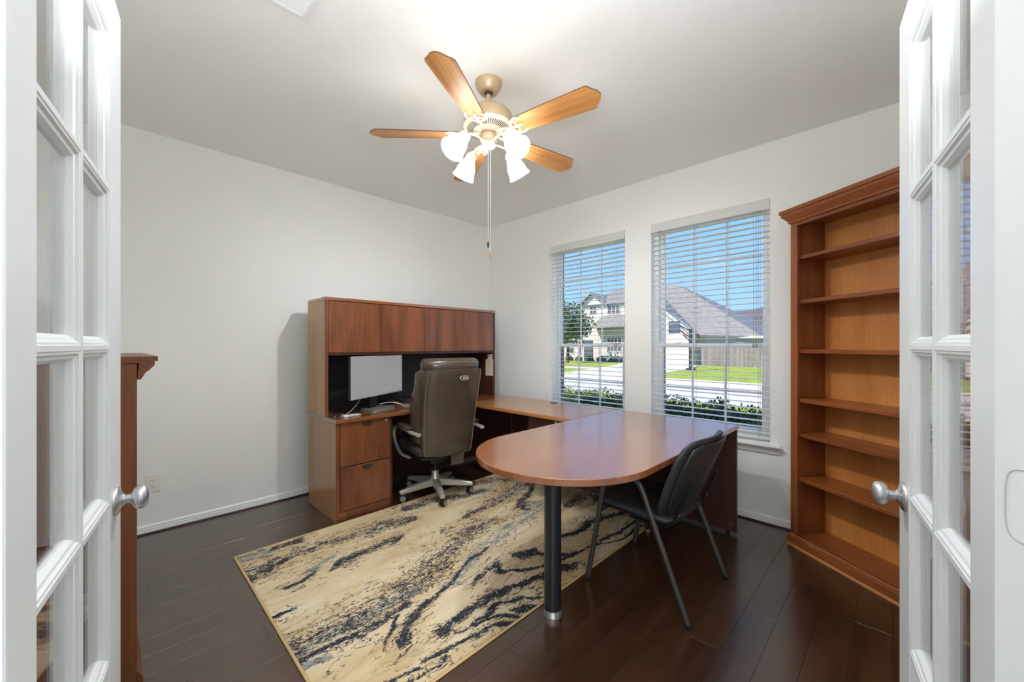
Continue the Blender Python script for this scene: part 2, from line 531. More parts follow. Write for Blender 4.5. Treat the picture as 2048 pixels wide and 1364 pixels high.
floor = thing('floor', 'dark espresso hardwood plank floor with glossy finish', 'floor', kind='structure')
obj('subfloor', MB().box((-3.8, -2.75, -0.12), (2.75, 3.48, -0.013)), M['floorbase'], floor)
obj('foyer_boards', MB().box((-0.9, -2.7, -0.0129), (2.7, YN - 0.002, -0.001)).box((XR + 0.002, YN - 0.002, -0.0129), (2.7, 1.15, -0.001)), M['plank'], floor)
pw = 0.129
rows = []
x = -0.539 - pw * 25
while x < XR:
    a, b = max(x, XL), min(x + pw, XR)
    if b - a > 0.01: rows.append((a, b, x))
    x += pw
fixed = {-1: [1.797], 0: [2.168, 0.95], 2: [2.849, 1.5], 1: [1.15, 2.45], -2: [1.05, 2.6], -3: [1.62, 0.5], -4: [2.2, 0.9]}
for (a, b, x0) in rows:
    k = round((x0 + 0.539) / pw)
    if k in fixed: js = sorted(fixed[k])
    else:
        js = []; y = YN + random.uniform(0.3, 1.2)
        while y < YW - 0.25:
            js.append(y); y += random.choice((0.75, 0.95, 1.2, 1.2))
    ys = [YN] + js + [YW]
    for y0, y1 in zip(ys[:-1], ys[1:]):
        g = 0.0004
        m = MB()
        c = 0.0005
        lo = (a + g, y0 + g); hi = (b - g, y1 - g)
        dz = random.uniform(-0.0003, 0.0003)
        m.add([(lo[0], lo[1], -0.0128), (hi[0], lo[1], -0.0128), (hi[0], hi[1], -0.0128), (lo[0], hi[1], -0.0128),
               (lo[0], lo[1], -c), (hi[0], lo[1], -c), (hi[0], hi[1], -c), (lo[0], hi[1], -c),
               (lo[0] + c, lo[1] + c, dz), (hi[0] - c, lo[1] + c, dz), (hi[0] - c, hi[1] - c, dz), (lo[0] + c, hi[1] - c, dz)],
              [(0, 3, 2, 1), (0, 1, 5, 4), (1, 2, 6, 5), (2, 3, 7, 6), (3, 0, 4, 7),
               (4, 5, 9, 8), (5, 6, 10, 9), (6, 7, 11, 10), (7, 4, 8, 11), (8, 9, 10, 11)])
        obj('plank', m, M['plank'], floor)

struct('ceiling', MB().box((-3.9, -2.9, ZC), (2.9, 3.66, ZC + 0.2)), M['ceiling'], 'smooth white ceiling with light texture', 'ceiling')
struct('wall_left', MB().box((XL - 0.2, YN - 0.2, -0.12), (XL, YW + 0.15, ZC)), M['wall'], 'pale grey painted wall behind the desk hutch', 'wall')
wb = MB()
xs = [XL, WIN[0][0], WIN[0][1], WIN[1][0], WIN[1][1], XR + 0.2]
for i in range(5):
    if i in (1, 3):
        wb.box((xs[i], YW, -0.12), (xs[i + 1], YW + 0.16, WZ0)).box((xs[i], YW, WZ1), (xs[i + 1], YW + 0.16, ZC))
    else:
        wb.box((xs[i], YW, -0.12), (xs[i + 1], YW + 0.16, ZC))
struct('wall_back', wb, M['wall'], 'pale grey painted wall holding the two windows', 'wall')
we = MB()
e = 0.035
xs2 = [XL - 0.2, WIN[0][0] + e, WIN[0][1] - e, WIN[1][0] + e, WIN[1][1] - e, 2.9]
for i in range(5):
    if i in (1, 3):
        we.box((xs2[i], YW + 0.162, -0.5), (xs2[i + 1], YW + 0.215, WZ0 + 0.02)).box((xs2[i], YW + 0.162, WZ1 - 0.02), (xs2[i + 1], YW + 0.215, ZC + 0.2))
    else:
        we.box((xs2[i], YW + 0.162, -0.5), (xs2[i + 1], YW + 0.215, ZC + 0.2))
struct('wall_outside', we, M['brick'], 'brown brick outer face of the window wall', 'wall')
struct('wall_right', MB().box((XR, 1.05, -0.12), (XR + 0.2, YW, ZC)), M['wall'], 'pale grey wall behind the tall corner bookcase', 'wall')
struct('wall_near', MB().box((XL, YN - 0.2, -0.12), (-0.92, YN, ZC)), M['wall'], 'pale grey wall behind the low brown bookcase', 'wall')

def W(d, l):
    """forward depth and sideways offset from the photographer's standpoint to room coordinates"""
    th = math.atan2(776, 791)
    return (-math.sin(th) * d + math.cos(th) * l, math.cos(th) * d + math.sin(th) * l)
# doorway: jamb line from the left hinge to the right hinge
JL = Vector(W(0.408, -0.545)); JR = Vector(W(0.442, 0.5445))
jd = (JR - JL).normalized(); jn = Vector((-jd.y, jd.x))      # jn points into the room
if jn.dot(Vector((-1.6, 1.5))) < 0: jn = -jn
def quad_box(p0, p1, depth, z0, z1, off=0.0):
    a = p0 + jn * off; b = p1 + jn * off; c = p1 - jn * depth; d = p0 - jn * depth
    return MB().prism([(a.x, a.y), (b.x, b.y), (c.x, c.y), (d.x, d.y)], z0, z1)
tl = (JL.y - YN) / jd.y
PL = JL - jd * (tl + 0.12)
PR = JR + jd * ((XR - JR.x) / jd.x + 0.12)
DH = 2.045
struct('wall_entry_left', quad_box(PL, JL - jd * 0.02, 0.115, -0.12, ZC), M['wall'], 'angled wall left of the french doors', 'wall')
struct('wall_entry_right', quad_box(JR + jd * 0.02, PR, 0.115, -0.12, ZC), M['wall'], 'angled wall right of the french doors', 'wall')
struct('wall_entry_top', quad_box(JL - jd * 0.02, JR + jd * 0.02, 0.115, DH + 0.02, ZC), M['wall'], 'wall above the french doors', 'wall')
struct('trim_1', quad_box(JL - jd * 0.019, JL, 0.125, 0, DH, 0.004), M['jamb'], 'white jamb on the left of the doorway', 'trim')
jr = thing('trim_2', 'white painted jamb on the right of the doorway with filled hinge mortise', 'trim', (JR.x, JR.y, 0), kind='structure')
obj('jamb_board', quad_box(JR, JR + jd * 0.019, 0.125, 0, DH, 0.004), M['jamb'], jr)
# painted-over hinge mortise on the jamb: a rounded outline
pts = []
for k in range(41):
    t = 2 * PI * k / 40
    cxo, czo = math.cos(t), math.sin(t)
    sgn = lambda v: (v > 0) - (v < 0)
    u = sgn(cxo) * abs(cxo) ** 0.45 * 0.024; v = sgn(czo) * abs(czo) ** 0.45 * 0.039
    q = JR - jd * 0.0002 - jn * (0.030 + u)
    pts.append((q.x, q.y, 1.112 + v))
obj('mortise_outline', MB().tube(pts, 0.0006, 5, False), M['cord'], jr)
struct('trim_3', quad_box(JL - jd * 0.019, JR + jd * 0.019, 0.125, DH, DH + 0.019, 0.004), M['door'], 'white head jamb above the doorway', 'trim')
# foyer shell behind the photographer
struct('wall_foyer_north', MB().box((XR + 0.2, 1.05, -0.12), (2.9, 1.25, ZC)), M['wall'], 'foyer wall beyond the doorway', 'wall')
struct('wall_foyer_east', MB().box((2.7, -2.9, -0.12), (2.9, 1.05, ZC)), M['wall'], 'foyer wall opposite the doorway', 'wall')
struct('wall_foyer_south', MB().box((-1.12, -2.9, -0.12), (2.7, -2.7, ZC)), M['wall'], 'foyer wall on the entry side', 'wall')
struct('wall_foyer_west', MB().box((-1.12, -2.7, -0.12), (-0.92, YN - 0.2, ZC)), M['wall'], 'foyer wall beside the office', 'wall')

# baseboards with stepped profile and dark shoe moulding
def baseboard(name, x0, y0, x1, y1, label):
    prof = [(0, 0.012), (0.016, 0.012), (0.016, 0.022), (0.014, 0.024), (0.014, 0.036), (0.011, 0.038), (0.011, 0.050), (0.006, 0.058), (0, 0.060)]
    a, b = Vector((x0, y0)), Vector((x1, y1))
    d = (b - a).normalized(); nrm = Vector((-d.y, d.x))
    t = thing(name, label, 'baseboard', (x0, y0, 0), kind='structure')
    obj('board', MB().sweep([(a.x, a.y, 0), (b.x, b.y, 0)], prof, [nrm, nrm]), M['trim'], t)
    q = [(0, 0), (0.019, 0), (0.018, 0.006), (0.013, 0.013), (0.006, 0.0175), (0, 0.0185)]
    obj('shoe_moulding', MB().sweep([(a.x, a.y, 0.0008), (b.x, b.y, 0.0008)], q, [nrm, nrm]), M['shoe'], t)
baseboard('baseboard_left', XL, YW - 0.02, XL, YN, 'white stepped baseboard along the left wall')
baseboard('baseboard_back', -0.42, YW, XL, YW, 'white stepped baseboard under the windows')

# ------------------------------------------------------------------ windows
def window(idx, x0, x1, label):
    t = thing('window_%d' % idx, label, 'window', ((x0 + x1) / 2, YW, WZ0), kind='structure')
    yf = YW + 0.075                              # inner face of the vinyl frame
    fw = 0.034
    f = MB()
    f.rbox((x0, yf, WZ0), (x0 + fw, yf + 0.085, WZ1), 0.003).rbox((x1 - fw, yf, WZ0), (x1, yf + 0.085, WZ1), 0.003)
    f.rbox((x0 + fw, yf, WZ0), (x1 - fw, yf + 0.085, WZ0 + 0.035), 0.003).rbox((x0 + fw, yf, WZ1 - 0.035), (x1 - fw, yf + 0.085, WZ1), 0.003)
    obj('window_frame', f, M['vinyl'], t)
    zr = 1.282
    for nm, y0, za, zb, rail_lo, rail_hi, mz in (('lower_sash', yf + 0.006, WZ0 + 0.036, zr + 0.018, 0.05, 0.036, 0.925), ('upper_sash', yf + 0.042, zr - 0.018, WZ1 - 0.036, 0.036, 0.034, 1.968)):
        a, b = x0 + fw + 0.001, x1 - fw - 0.001
        s = MB(); sw = 0.034
        s.rbox((a, y0, za), (a + sw, y0 + 0.032, zb), 0.003).rbox((b - sw, y0, za), (b, y0 + 0.032, zb), 0.003)
        s.rbox((a + sw, y0, za), (b - sw, y0 + 0.032, za + rail_lo), 0.003).rbox((a + sw, y0, zb - rail_hi), (b - sw, y0 + 0.032, zb), 0.003)
        so = obj(nm, s, M['vinyl'], t)
        ga, gb = a + sw - 0.004, b - sw + 0.004
        gz0, gz1 = za + rail_lo - 0.004, zb - rail_hi + 0.004
        obj('pane', MB().box((ga, y0 + 0.014, gz0), (gb, y0 + 0.018, gz1)), M['glass_w'], so)
        for k in (1, 2):
            xm = a + sw + (b - a - 2 * sw) * k / 3
            obj('muntin', MB().rbox((xm - 0.008, y0 + 0.004, gz0 + 0.004), (xm + 0.008, y0 + 0.013, gz1 - 0.004), 0.003), M['vinyl'], so)
        obj('muntin', MB().rbox((ga + 0.004, y0 + 0.0042, mz - 0.008), (gb - 0.004, y0 + 0.0128, mz + 0.008), 0.003), M['vinyl'], so)
        if nm == 'lower_sash':
            obj('sash_lock', MB().rbox((a + 0.15, y0 - 0.012, zb - 0.004), (a + 0.20, y0 + 0.01, zb + 0.008), 0.002).rbox((b - 0.20, y0 - 0.012, zb - 0.004), (b - 0.15, y0 + 0.01, zb + 0.008), 0.002), M['vinyl'], so)
    # stool and apron under the opening
    prof = [(0.0, -0.07), (0.012, -0.066), (0.017, -0.05), (0.019, -0.036), (0.026, -0.030), (0.030, -0.022), (0.046, -0.019), (0.050, -0.012), (0.048, 0.0), (0.0, 0.0)]
    e = 0.055
    obj('window_sill', MB().sweep([(x0 - e, YW + 0.0, WZ0), (x0 - e, YW - 0.0, WZ0), (x1 + e, YW - 0.0, WZ0), (x1 + e, YW + 0.0, WZ0)][1:3], prof, [Vector((-0.3, -1)), Vector((0.3, -1))])
        .box((x0 + 0.0005, YW, WZ0 - 0.004), (x1 - 0.0005, yf, WZ0 + 0.004)), M['trim'], t)
    return t
window(1, WIN[0][0], WIN[0][1], 'left double-hung window with white grid behind the desk corner')
window(2, WIN[1][0], WIN[1][1], 'right double-hung window with white grid beside the tall bookcase')

def blind(x0, x1, label):
    t = thing('window_blind', label, 'blind', ((x0 + x1) / 2, YW + 0.035, WZ0), group='horizontal blinds at the two windows')
    xa, xb = x0 + 0.005, x1 - 0.005
    obj('valance', MB().rbox((x0 + 0.002, YW - 0.008, 2.262), (x1 - 0.002, YW + 0.006, 2.338), 0.004), M['blind'], t)
    obj('headrail', MB().box((xa, YW + 0.010, 2.29), (xb, YW + 0.060, 2.336)), M['blind'], t)
    first = None
    zs = []
    z = 2.242
    while z > 0.64:
        zs.append(z); z -= 0.0432
    cz, ct = WZ0, YW + 0.035
    for z in zs:
        if first is None:
            hw = (xb - xa) / 2; cx = (xa + xb) / 2
            sl = MB().prism([(-0.0245, -0.0018), (0.0245, -0.0018), (0.0250, 0.0), (0.0245, 0.0016), (0.010, 0.0022), (-0.010, 0.0022), (-0.0245, 0.0016), (-0.0250, 0.0)], -hw, hw, 'x')
            sl.v = [(a + cx, b + ct, c + z) for a, b, c in sl.v]
            first = obj('slat', sl, M['blind'], t)
            z_first = z
        else:
            copy_part(first, t, (0, 0, z - z_first))
    obj('bottom_rail', MB().rbox((xa, ct - 0.026, 0.596), (xb, ct + 0.026, 0.618), 0.004), M['blind'], t)
    for k, fx in enumerate((0.11, 0.40, 0.68, 0.92)):
        xx = xa + (xb - xa) * fx
        m = MB()
        for yy in (ct - 0.027, ct + 0.027):
            m.tube([(xx, yy, 0.60), (xx, yy, 2.29)], 0.0011, 4)
        obj('ladder_cord', m, M['cord'], t)
    xx = xb - 0.10
    obj('pull_cord', MB().tube([(xx, ct - 0.034, 1.30), (xx, ct - 0.034, 2.28)], 0.0012, 4).tube([(xx + 0.018, ct - 0.034, 1.30), (xx + 0.018, ct - 0.034, 2.28)], 0.0012, 4)
        .lathe([(0.002, 0.0), (0.006, -0.012), (0.007, -0.03), (0.003, -0.036)], (xx, ct - 0.034, 1.30), (0, 0, 1), 8).lathe([(0.002, 0.0), (0.006, -0.012), (0.007, -0.03), (0.003, -0.036)], (xx + 0.018, ct - 0.034, 1.30), (0, 0, 1), 8), M['cord'], t)
blind(WIN[0][0], WIN[0][1], 'white slatted blind in the left window behind the desk corner')
blind(WIN[1][0], WIN[1][1], 'white slatted blind in the right window beside the tall bookcase')

# ------------------------------------------------------------------ french doors
def french_door(idx, latch, dirw, w, glass_x, vis, label):
    """local: x from hinge to latch, y thickness, visible face at y = vis*0.0175"""
    rot = math.atan2(dirw[1], dirw[0])
    d = Vector(dirw).normalized()
    nv = Vector((-d.y, d.x)) * vis
    hinge = Vector(latch) - d * w - nv * 0.0175
    t = thing('door_%d' % idx, label, 'door', (hinge.x, hinge.y, 0), rot, kind='structure', local=True)
    g0, g1 = glass_x
    T = 0.0175
    zb, zt = 0.012, 2.03
    za, zc = 0.305, 1.93
    obj('stile', MB().rbox((0, -T, zb), (g0, T, zt), 0.002), M['door'], t)
    obj('stile', MB().rbox((g1, -T, zb), (w, T, zt), 0.002), M['door'], t)
    obj('rail', MB().rbox((g0, -T, zb), (g1, T, za), 0.0015), M['door'], t)
    obj('rail', MB().rbox((g0, -T, zc), (g1, T, zt), 0.0015), M['door'], t)
    mw = 0.011
    xm = (g0 + g1) / 2
    zl = [za + (zc - za) * k / 5 for k in range(6)]
    obj('muntin', MB().rbox((xm - mw / 2, -T, za), (xm + mw / 2, T, zc), 0.0015), M['door'], t)
    for k in range(1, 5):
        for (a, b) in ((g0, xm - mw / 2), (xm + mw / 2, g1)):
            obj('muntin', MB().rbox((a, -T, zl[k] - mw / 2), (b, T, zl[k] + mw / 2), 0.0015), M['door'], t)
    # openings: stepped glazing bead and pane
    prof = [(0.0, T - 0.0015), (0.0035, T - 0.002), (0.0065, T - 0.006), (0.0105, T - 0.0075), (0.0155, T - 0.0135), (0.016, 0.002)]
    prof = prof + [(o, -h) for o, h in reversed(prof)]
    bead = pane = None
    for c in range(2):
        a, b = (g0, xm - mw / 2) if c == 0 else (xm + mw / 2, g1)
        for k in range(5):
            z0 = zl[k] + (mw / 2 if k else 0); z1 = zl[k + 1] - (mw / 2 if k < 4 else 0)
            vs = []
            for (o, h) in prof:
                vs += [(a + o, h, z0 + o), (b - o, h, z0 + o), (b - o, h, z1 - o), (a + o, h, z1 - o)]
            fs = []
            for i in range(len(prof) - 1):
                for q in range(4):
                    fs.append((i * 4 + q, i * 4 + (q + 1) % 4, (i + 1) * 4 + (q + 1) % 4, (i + 1) * 4 + q))
            L = len(prof) - 1
            for q in range(4):
                fs.append((L * 4 + q, L * 4 + (q + 1) % 4, (q + 1) % 4, q))
            obj('glazing_bead', MB().add(vs, fs), M['door'], t)
            obj('pane', MB().box((a + 0.0145, -0.0018, z0 + 0.0145), (b - 0.0145, 0.0018, z1 - 0.0145)), M['glass'], t)
    kx = w - 0.060
    for s in (-1, 1):
        kn = obj('doorknob', MB().lathe([(0.0095, 0.008), (0.0095, 0.024), (0.0125, 0.027), (0.019, 0.0295), (0.0240, 0.034), (0.0258, 0.040), (0.0248, 0.047), (0.020, 0.0515), (0.012, 0.0535), (0.0, 0.054)], (kx, s * T, 0.948), (0, s, 0), 28), M['chrome'], t, True, 50)
        obj('rosette', MB().lathe([(0.0315, 0.0002), (0.0315, 0.003), (0.029, 0.006), (0.022, 0.0085), (0.014, 0.011), (0.012, 0.0145), (0.0098, 0.016)], (kx, s * T, 0.948), (0, s, 0), 28), M['chrome'], kn, True, 50)
    obj('latch_plate', MB().rbox((w - 0.0005, -0.0125, 0.920), (w + 0.001, 0.0125, 0.976), 0.0004).rbox((w, -0.006, 0.938), (w + 0.009, 0.006, 0.958), 0.002), M['chrome'], t)
    for z in (0.25, 1.05, 1.83):
        obj('hinge', MB().lathe([(0.006, -0.045), (0.006, 0.045)], (-0.004, -vis * (T + 0.003), z), (0, 0, 1), 10), M['chrome'], t, True)
    return t
dl = (-0.987, 0.158); dr = (-0.146, 0.989)
french_door(1, (-1.271, 0.019), dl, 0.605, (0.605 - 0.514, 0.605 - 0.112), -1, 'white french door leaf with ten panes, on the left, in front of low bookcase')
french_door(2, (-0.001, 1.297), dr, 0.568, (0.568 - 0.475, 0.568 - 0.103), 1, 'white french door leaf with ten panes, on the right, before the tall bookcase')

# ------------------------------------------------------------------ wall outlet and ceiling vent
t = thing('wall_outlet', 'white duplex electrical outlet low on the left wall', 'outlet', (XL, 0.212, 0.337))
obj('cover_plate', MB().rbox((XL, 0.174, 0.275), (XL + 0.006, 0.250, 0.400), 0.003), M['white_plastic'], t)
for z in (0.357, 0.317):
    pl = []
    for k in range(20):
        a = 2 * PI * k / 20
        pl.append((0.212 + 0.0165 * math.cos(a), z + max(-0.0125, min(0.0125, 0.0165 * math.sin(a)))))
    s = obj('socket', MB().prism(pl, XL + 0.006, XL + 0.0075, 'x'), M['white_plastic'], t)
    obj('slot', MB().box((XL + 0.0075, 0.2045, z - 0.003), (XL + 0.0078, 0.2065, z + 0.006)).box((XL + 0.0075, 0.2175, z - 0.002), (XL + 0.0078, 0.2195, z + 0.005))
        .lathe([(0.0024, 0), (0.0024, 0.0003)], (XL + 0.0075, 0.212, z - 0.0075), (1, 0, 0), 8), M['slot'], s)
obj('screw', MB().lathe([(0.003, 0), (0.002, 0.001)], (XL + 0.006, 0.212, 0.337), (1, 0, 0), 8), M['white_plastic'], t)

vx0, vx1, vy0, vy1 = -1.908, -1.598, 0.318, 0.628
t = thing('ceiling_vent', 'white louvred air vent in the ceiling at the top edge', 'vent', ((vx0 + vx1) / 2, (vy0 + vy1) / 2, ZC))
fr = MB(); bw = 0.03
for (a, b, c, d) in ((vx0, vy0, vx1, vy0 + bw), (vx0, vy1 - bw, vx1, vy1), (vx0, vy0 + bw, vx0 + bw, vy1 - bw), (vx1 - bw, vy0 + bw, vx1, vy1 - bw)):
    fr.rbox((a, b, ZC - 0.009), (c, d, ZC - 0.0001), 0.003)
obj('frame', fr, M['trim'], t)
obj('duct_opening', MB().box((vx0 + bw, vy0 + bw, ZC - 0.0012), (vx1 - bw, vy1 - bw, ZC - 0.0002)), M['slot'], t)
x = vx0 + bw + 0.009
first = None
while x < vx1 - bw - 0.006:
    lv = MB().add([(x - 0.006, vy0 + bw, ZC - 0.008), (x + 0.001, vy0 + bw, ZC - 0.002), (x + 0.0025, vy0 + bw, ZC - 0.003), (x - 0.0045, vy0 + bw, ZC - 0.009),
                   (x - 0.006, vy1 - bw, ZC - 0.008), (x + 0.001, vy1 - bw, ZC - 0.002), (x + 0.0025, vy1 - bw, ZC - 0.003), (x - 0.0045, vy1 - bw, ZC - 0.009)],
                  [(0, 1, 2, 3), (7, 6, 5, 4), (0, 4, 5, 1), (1, 5, 6, 2), (2, 6, 7, 3), (3, 7, 4, 0)])
    obj('louvre', lv, M['trim'], t)
    x += 0.0155

# ------------------------------------------------------------------ ceiling fan
FX, FY = -1.6265, 1.4725
fan = thing('ceiling_fan', 'five-blade oak ceiling fan with four lit bell shades', 'ceiling fan', (FX, FY, ZC))
obj('canopy', MB().lathe([(0.073, ZC - 0.0005), (0.073, ZC - 0.012), (0.069, ZC - 0.026), (0.058, ZC - 0.044), (0.050, ZC - 0.058), (0.043, ZC - 0.0615), (0.026, ZC - 0.0615), (0.024, ZC - 0.050), (0.0, ZC - 0.050)], (FX, FY, 0), (0, 0, 1), 32), M['champagne'], fan, True, 40)
obj('hanger_ball', MB().lathe([(0.0, ZC - 0.048), (0.020, ZC - 0.052), (0.021, ZC - 0.062), (0.014, ZC - 0.072), (0.0, ZC - 0.075)], (FX, FY, 0), (0, 0, 1), 16), M['slot'], fan, True)
obj('downrod', MB().lathe([(0.0125, 2.56), (0.0125, ZC - 0.06)], (FX, FY, 0), (0, 0, 1), 14), M['champagne'], fan, True)
obj('motor_housing', MB().lathe([(0.0, 2.5740), (0.03, 2.5740), (0.095, 2.5700), (0.122, 2.5620), (0.132, 2.5480), (0.136, 2.5150), (0.138, 2.5020), (0.136, 2.4920)], (FX, FY, 0), (0, 0, 1), 40), M['champagne'], fan, True, 40)
obj('motor_ring', MB().lathe([(0.136, 2.4920), (0.139, 2.4880), (0.134, 2.4810), (0.122, 2.4750), (0.07, 2.4640), (0.05, 2.4580), (0.0, 2.4570)], (FX, FY, 0), (0, 0, 1), 40), M['cream'], fan, True, 40)
sl = MB()
for k in range(60):
    a = 2 * PI * k / 60
    ca, sa = math.cos(a), math.sin(a)
    r0, r1 = 0.083, 0.120
    z0, z1 = 2.4655, 2.4738
    hw0, hw1 = 0.0016, 0.0028
    sl.add([(FX + ca * r0 - sa * hw0, FY + sa * r0 + ca * hw0, z0), (FX + ca * r0 + sa * hw0, FY + sa * r0 - ca * hw0, z0),
            (FX + ca * r1 + sa * hw1, FY + sa * r1 - ca * hw1, z1), (FX + ca * r1 - sa * hw1, FY + sa * r1 + ca * hw1, z1),
            (FX + ca * r0 - sa * hw0, FY + sa * r0 + ca * hw0, z0 + 0.003), (FX + ca * r0 + sa * hw0, FY + sa * r0 - ca * hw0, z0 + 0.003),
            (FX + ca * r1 + sa * hw1, FY + sa * r1 - ca * hw1, z1 + 0.003), (FX + ca * r1 - sa * hw1, FY + sa * r1 + ca * hw1, z1 + 0.003)],
           [(0, 1, 2, 3), (7, 6, 5, 4), (0, 4, 5, 1), (1, 5, 6, 2), (2, 6, 7, 3), (3, 7, 4, 0)])
o = obj('vent_slots', sl, M['slot'], fan); o['kind'] = 'stuff'
obj('switch_housing', MB().lathe([(0.044, 2.457), (0.044, 2.452), (0.038, 2.450), (0.038, 2.446), (0.050, 2.443), (0.051, 2.422), (0.047, 2.414), (0.034, 2.411), (0.032, 2.402), (0.034, 2.398), (0.0, 2.396)], (FX, FY, 0), (0, 0, 1), 28), M['champagne'], fan, True, 40)
obj('finial', MB().lathe([(0.036, 2.3980), (0.040, 2.3900), (0.036, 2.3800), (0.022, 2.3720), (0.010, 2.3660), (0.0, 2.3640)], (FX, FY, 0), (0, 0, 1), 24), M['cream'], fan, True, 50)
ZB = 2.446
def rotz(p, a): return (p[0] * math.cos(a) - p[1] * math.sin(a), p[0] * math.sin(a) + p[1] * math.cos(a), p[2])
for k in range(5):
    a = R(-61.5 + 72 * k)
    pitch = R(-12)
    def bl(x, y, z):
        y2, z2 = y * math.cos(pitch) - z * math.sin(pitch), y * math.sin(pitch) + z * math.cos(pitch)
        q = rotz((x, y2, 0), a)
        return (q[0], q[1], z2)
    # outline: straight sides, scalloped clipped tip
    up = [(0.165, 0.045), (0.20, 0.053), (0.40, 0.064), (0.590, 0.071), (0.603, 0.070), (0.612, 0.062), (0.620, 0.050), (0.630, 0.038), (0.640, 0.028), (0.646, 0.016)]
    out = up + [(0.651, 0.0)] + [(x_, -y_) for x_, y_ in reversed(up)]
    # blade in own local frame so the grain follows it
    bo = bpy.data.objects.new('blade', None)
    n_ = len(out)
    mbl = MB()
    mbl.add([(x_, y_, -0.003) for x_, y_ in out] + [(x_, y_, 0.003) for x_, y_ in out], [tuple(range(n_ - 1, -1, -1)), tuple(range(n_, 2 * n_))])
    mbl.cur = 1
    mbl.add([(x_, y_, -0.003) for x_, y_ in out] + [(x_, y_, 0.003) for x_, y_ in out], [(i, (i + 1) % n_, n_ + (i + 1) % n_, n_ + i) for i in range(n_)])
    bpy.data.objects.remove(bo)
    me = bpy.data.meshes.new('blade'); me.from_pydata(mbl.v, [], mbl.f)
    me.materials.append(M['blade']); me.materials.append(M['blade_edge'])
    me.polygons.foreach_set('material_index', mbl.mi)
    b_ = bpy.data.objects.new('blade', me); COL.objects.link(b_)
    b_.parent = fan
    b_.matrix_local = Matrix.Translation((0, 0, ZB - ZC)) @ Matrix.Rotation(a, 4, 'Z') @ Matrix.Rotation(pitch, 4, 'X')
    # ornate blade iron: arm from the motor, then a pierced fork plate under the blade root
    ir = MB()
    def pt(x, y, z): q = rotz((x, y, 0), a); return (FX + q[0], FY + q[1], z)
    arm = spline([pt(0.055, 0, 2.457), pt(0.10, 0, 2.452), pt(0.135, 0, 2.445), pt(0.165, 0, ZB - 0.008)], 5)
    ir.tube(arm, [0.011] * 6 + [0.009] * 5 + [0.012] * 5, 8, True, 0.6)
    ts = math.sin(pitch)
    for s in (-1, 1):
        side = spline([pt(0.150, 0, ZB - 0.006), pt(0.165, s * 0.028, ZB - 0.006 + s * 0.028 * ts), pt(0.178, s * 0.045, ZB - 0.006 + s * 0.045 * ts), pt(0.205, s * 0.052, ZB - 0.006 + s * 0.052 * ts), pt(0.232, s * 0.040, ZB - 0.006 + s * 0.040 * ts)], 5)
        ir.tube(side, 0.0065, 6, True, 0.8)
        cr = spline([pt(0.178, s * 0.045, ZB - 0.006 + s * 0.045 * ts), pt(0.192, s * 0.022, ZB - 0.006 + s * 0.022 * ts), pt(0.188, 0, ZB - 0.006)], 4)
        ir.tube(cr, 0.006, 6, True, 0.8)
    ir.tube(spline([pt(0.150, 0, ZB - 0.007), pt(0.19, 0, ZB - 0.006), pt(0.222, 0, ZB - 0.006)], 4), 0.0075, 6, True, 0.8)
    obj('blade_iron', ir, M['cream'], fan, True, 60)
for k, az in enumerate((-93, -3, 87, 177)):
    a = R(az)
    ax = Vector((math.cos(a) * 0.64, math.sin(a) * 0.64, -0.77)).normalized()
    c0 = Vector((FX + math.cos(a) * 0.160, FY + math.sin(a) * 0.160, 2.384))
    arm = spline([(FX + math.cos(a) * 0.026, FY + math.sin(a) * 0.026, 2.404), (FX + math.cos(a) * 0.08, FY + math.sin(a) * 0.08, 2.412), (FX + math.cos(a) * 0.125, FY + math.sin(a) * 0.125, 2.409), tuple(c0 - ax * 0.012)], 6)
    li = obj('lamp_arm', MB().tube(arm, 0.006, 8), M['cream'], fan, True, 60)
    obj('fitter', MB().lathe([(0.008, -0.022), (0.020, -0.018), (0.030, -0.006), (0.032, 0.006), (0.029, 0.012), (0.0, 0.012)], tuple(c0), tuple(ax), 20), M['cream'], li, True, 50)
    prof = [(0.026, 0.010), (0.031, 0.022), (0.040, 0.040), (0.048, 0.058), (0.053, 0.076), (0.055, 0.094), (0.058, 0.110), (0.066, 0.126), (0.0645, 0.127), (0.0565, 0.111), (0.0535, 0.094), (0.0515, 0.077), (0.0465, 0.059), (0.0385, 0.041), (0.0295, 0.024), (0.0245, 0.0125)]
    obj('lamp_shade', MB().lathe(prof, tuple(c0), tuple(ax), 24, True), M['shade'], fan, True, 70)
    obj('bulb', MB().lathe([(0.0, 0.014), (0.012, 0.016), (0.013, 0.030), (0.021, 0.050), (0.024, 0.066), (0.020, 0.082), (0.011, 0.090), (0.0, 0.092)], tuple(c0), tuple(ax), 14), M['bulb'], fan, True, 70)
rv = Vector(W(0, 1))
for off, ze, mat_ in ((-0.002, 1.858, 'slot'), (0.011, 1.80, 'blade')):
    px_, py_ = FX + rv.x * off, FY + rv.y * off
    ch = obj('pull_chain', MB().tube([(px_, py_, ze), (px_, py_, 2.375)], 0.0011, 5), M['chain'], fan)
    obj('chain_fob', MB().lathe([(0.002, 0.0), (0.0055, -0.006), (0.0062, -0.018), (0.0045, -0.032), (0.0, -0.035)], (px_, py_, ze), (0, 0, 1), 10), M[mat_], ch, True)

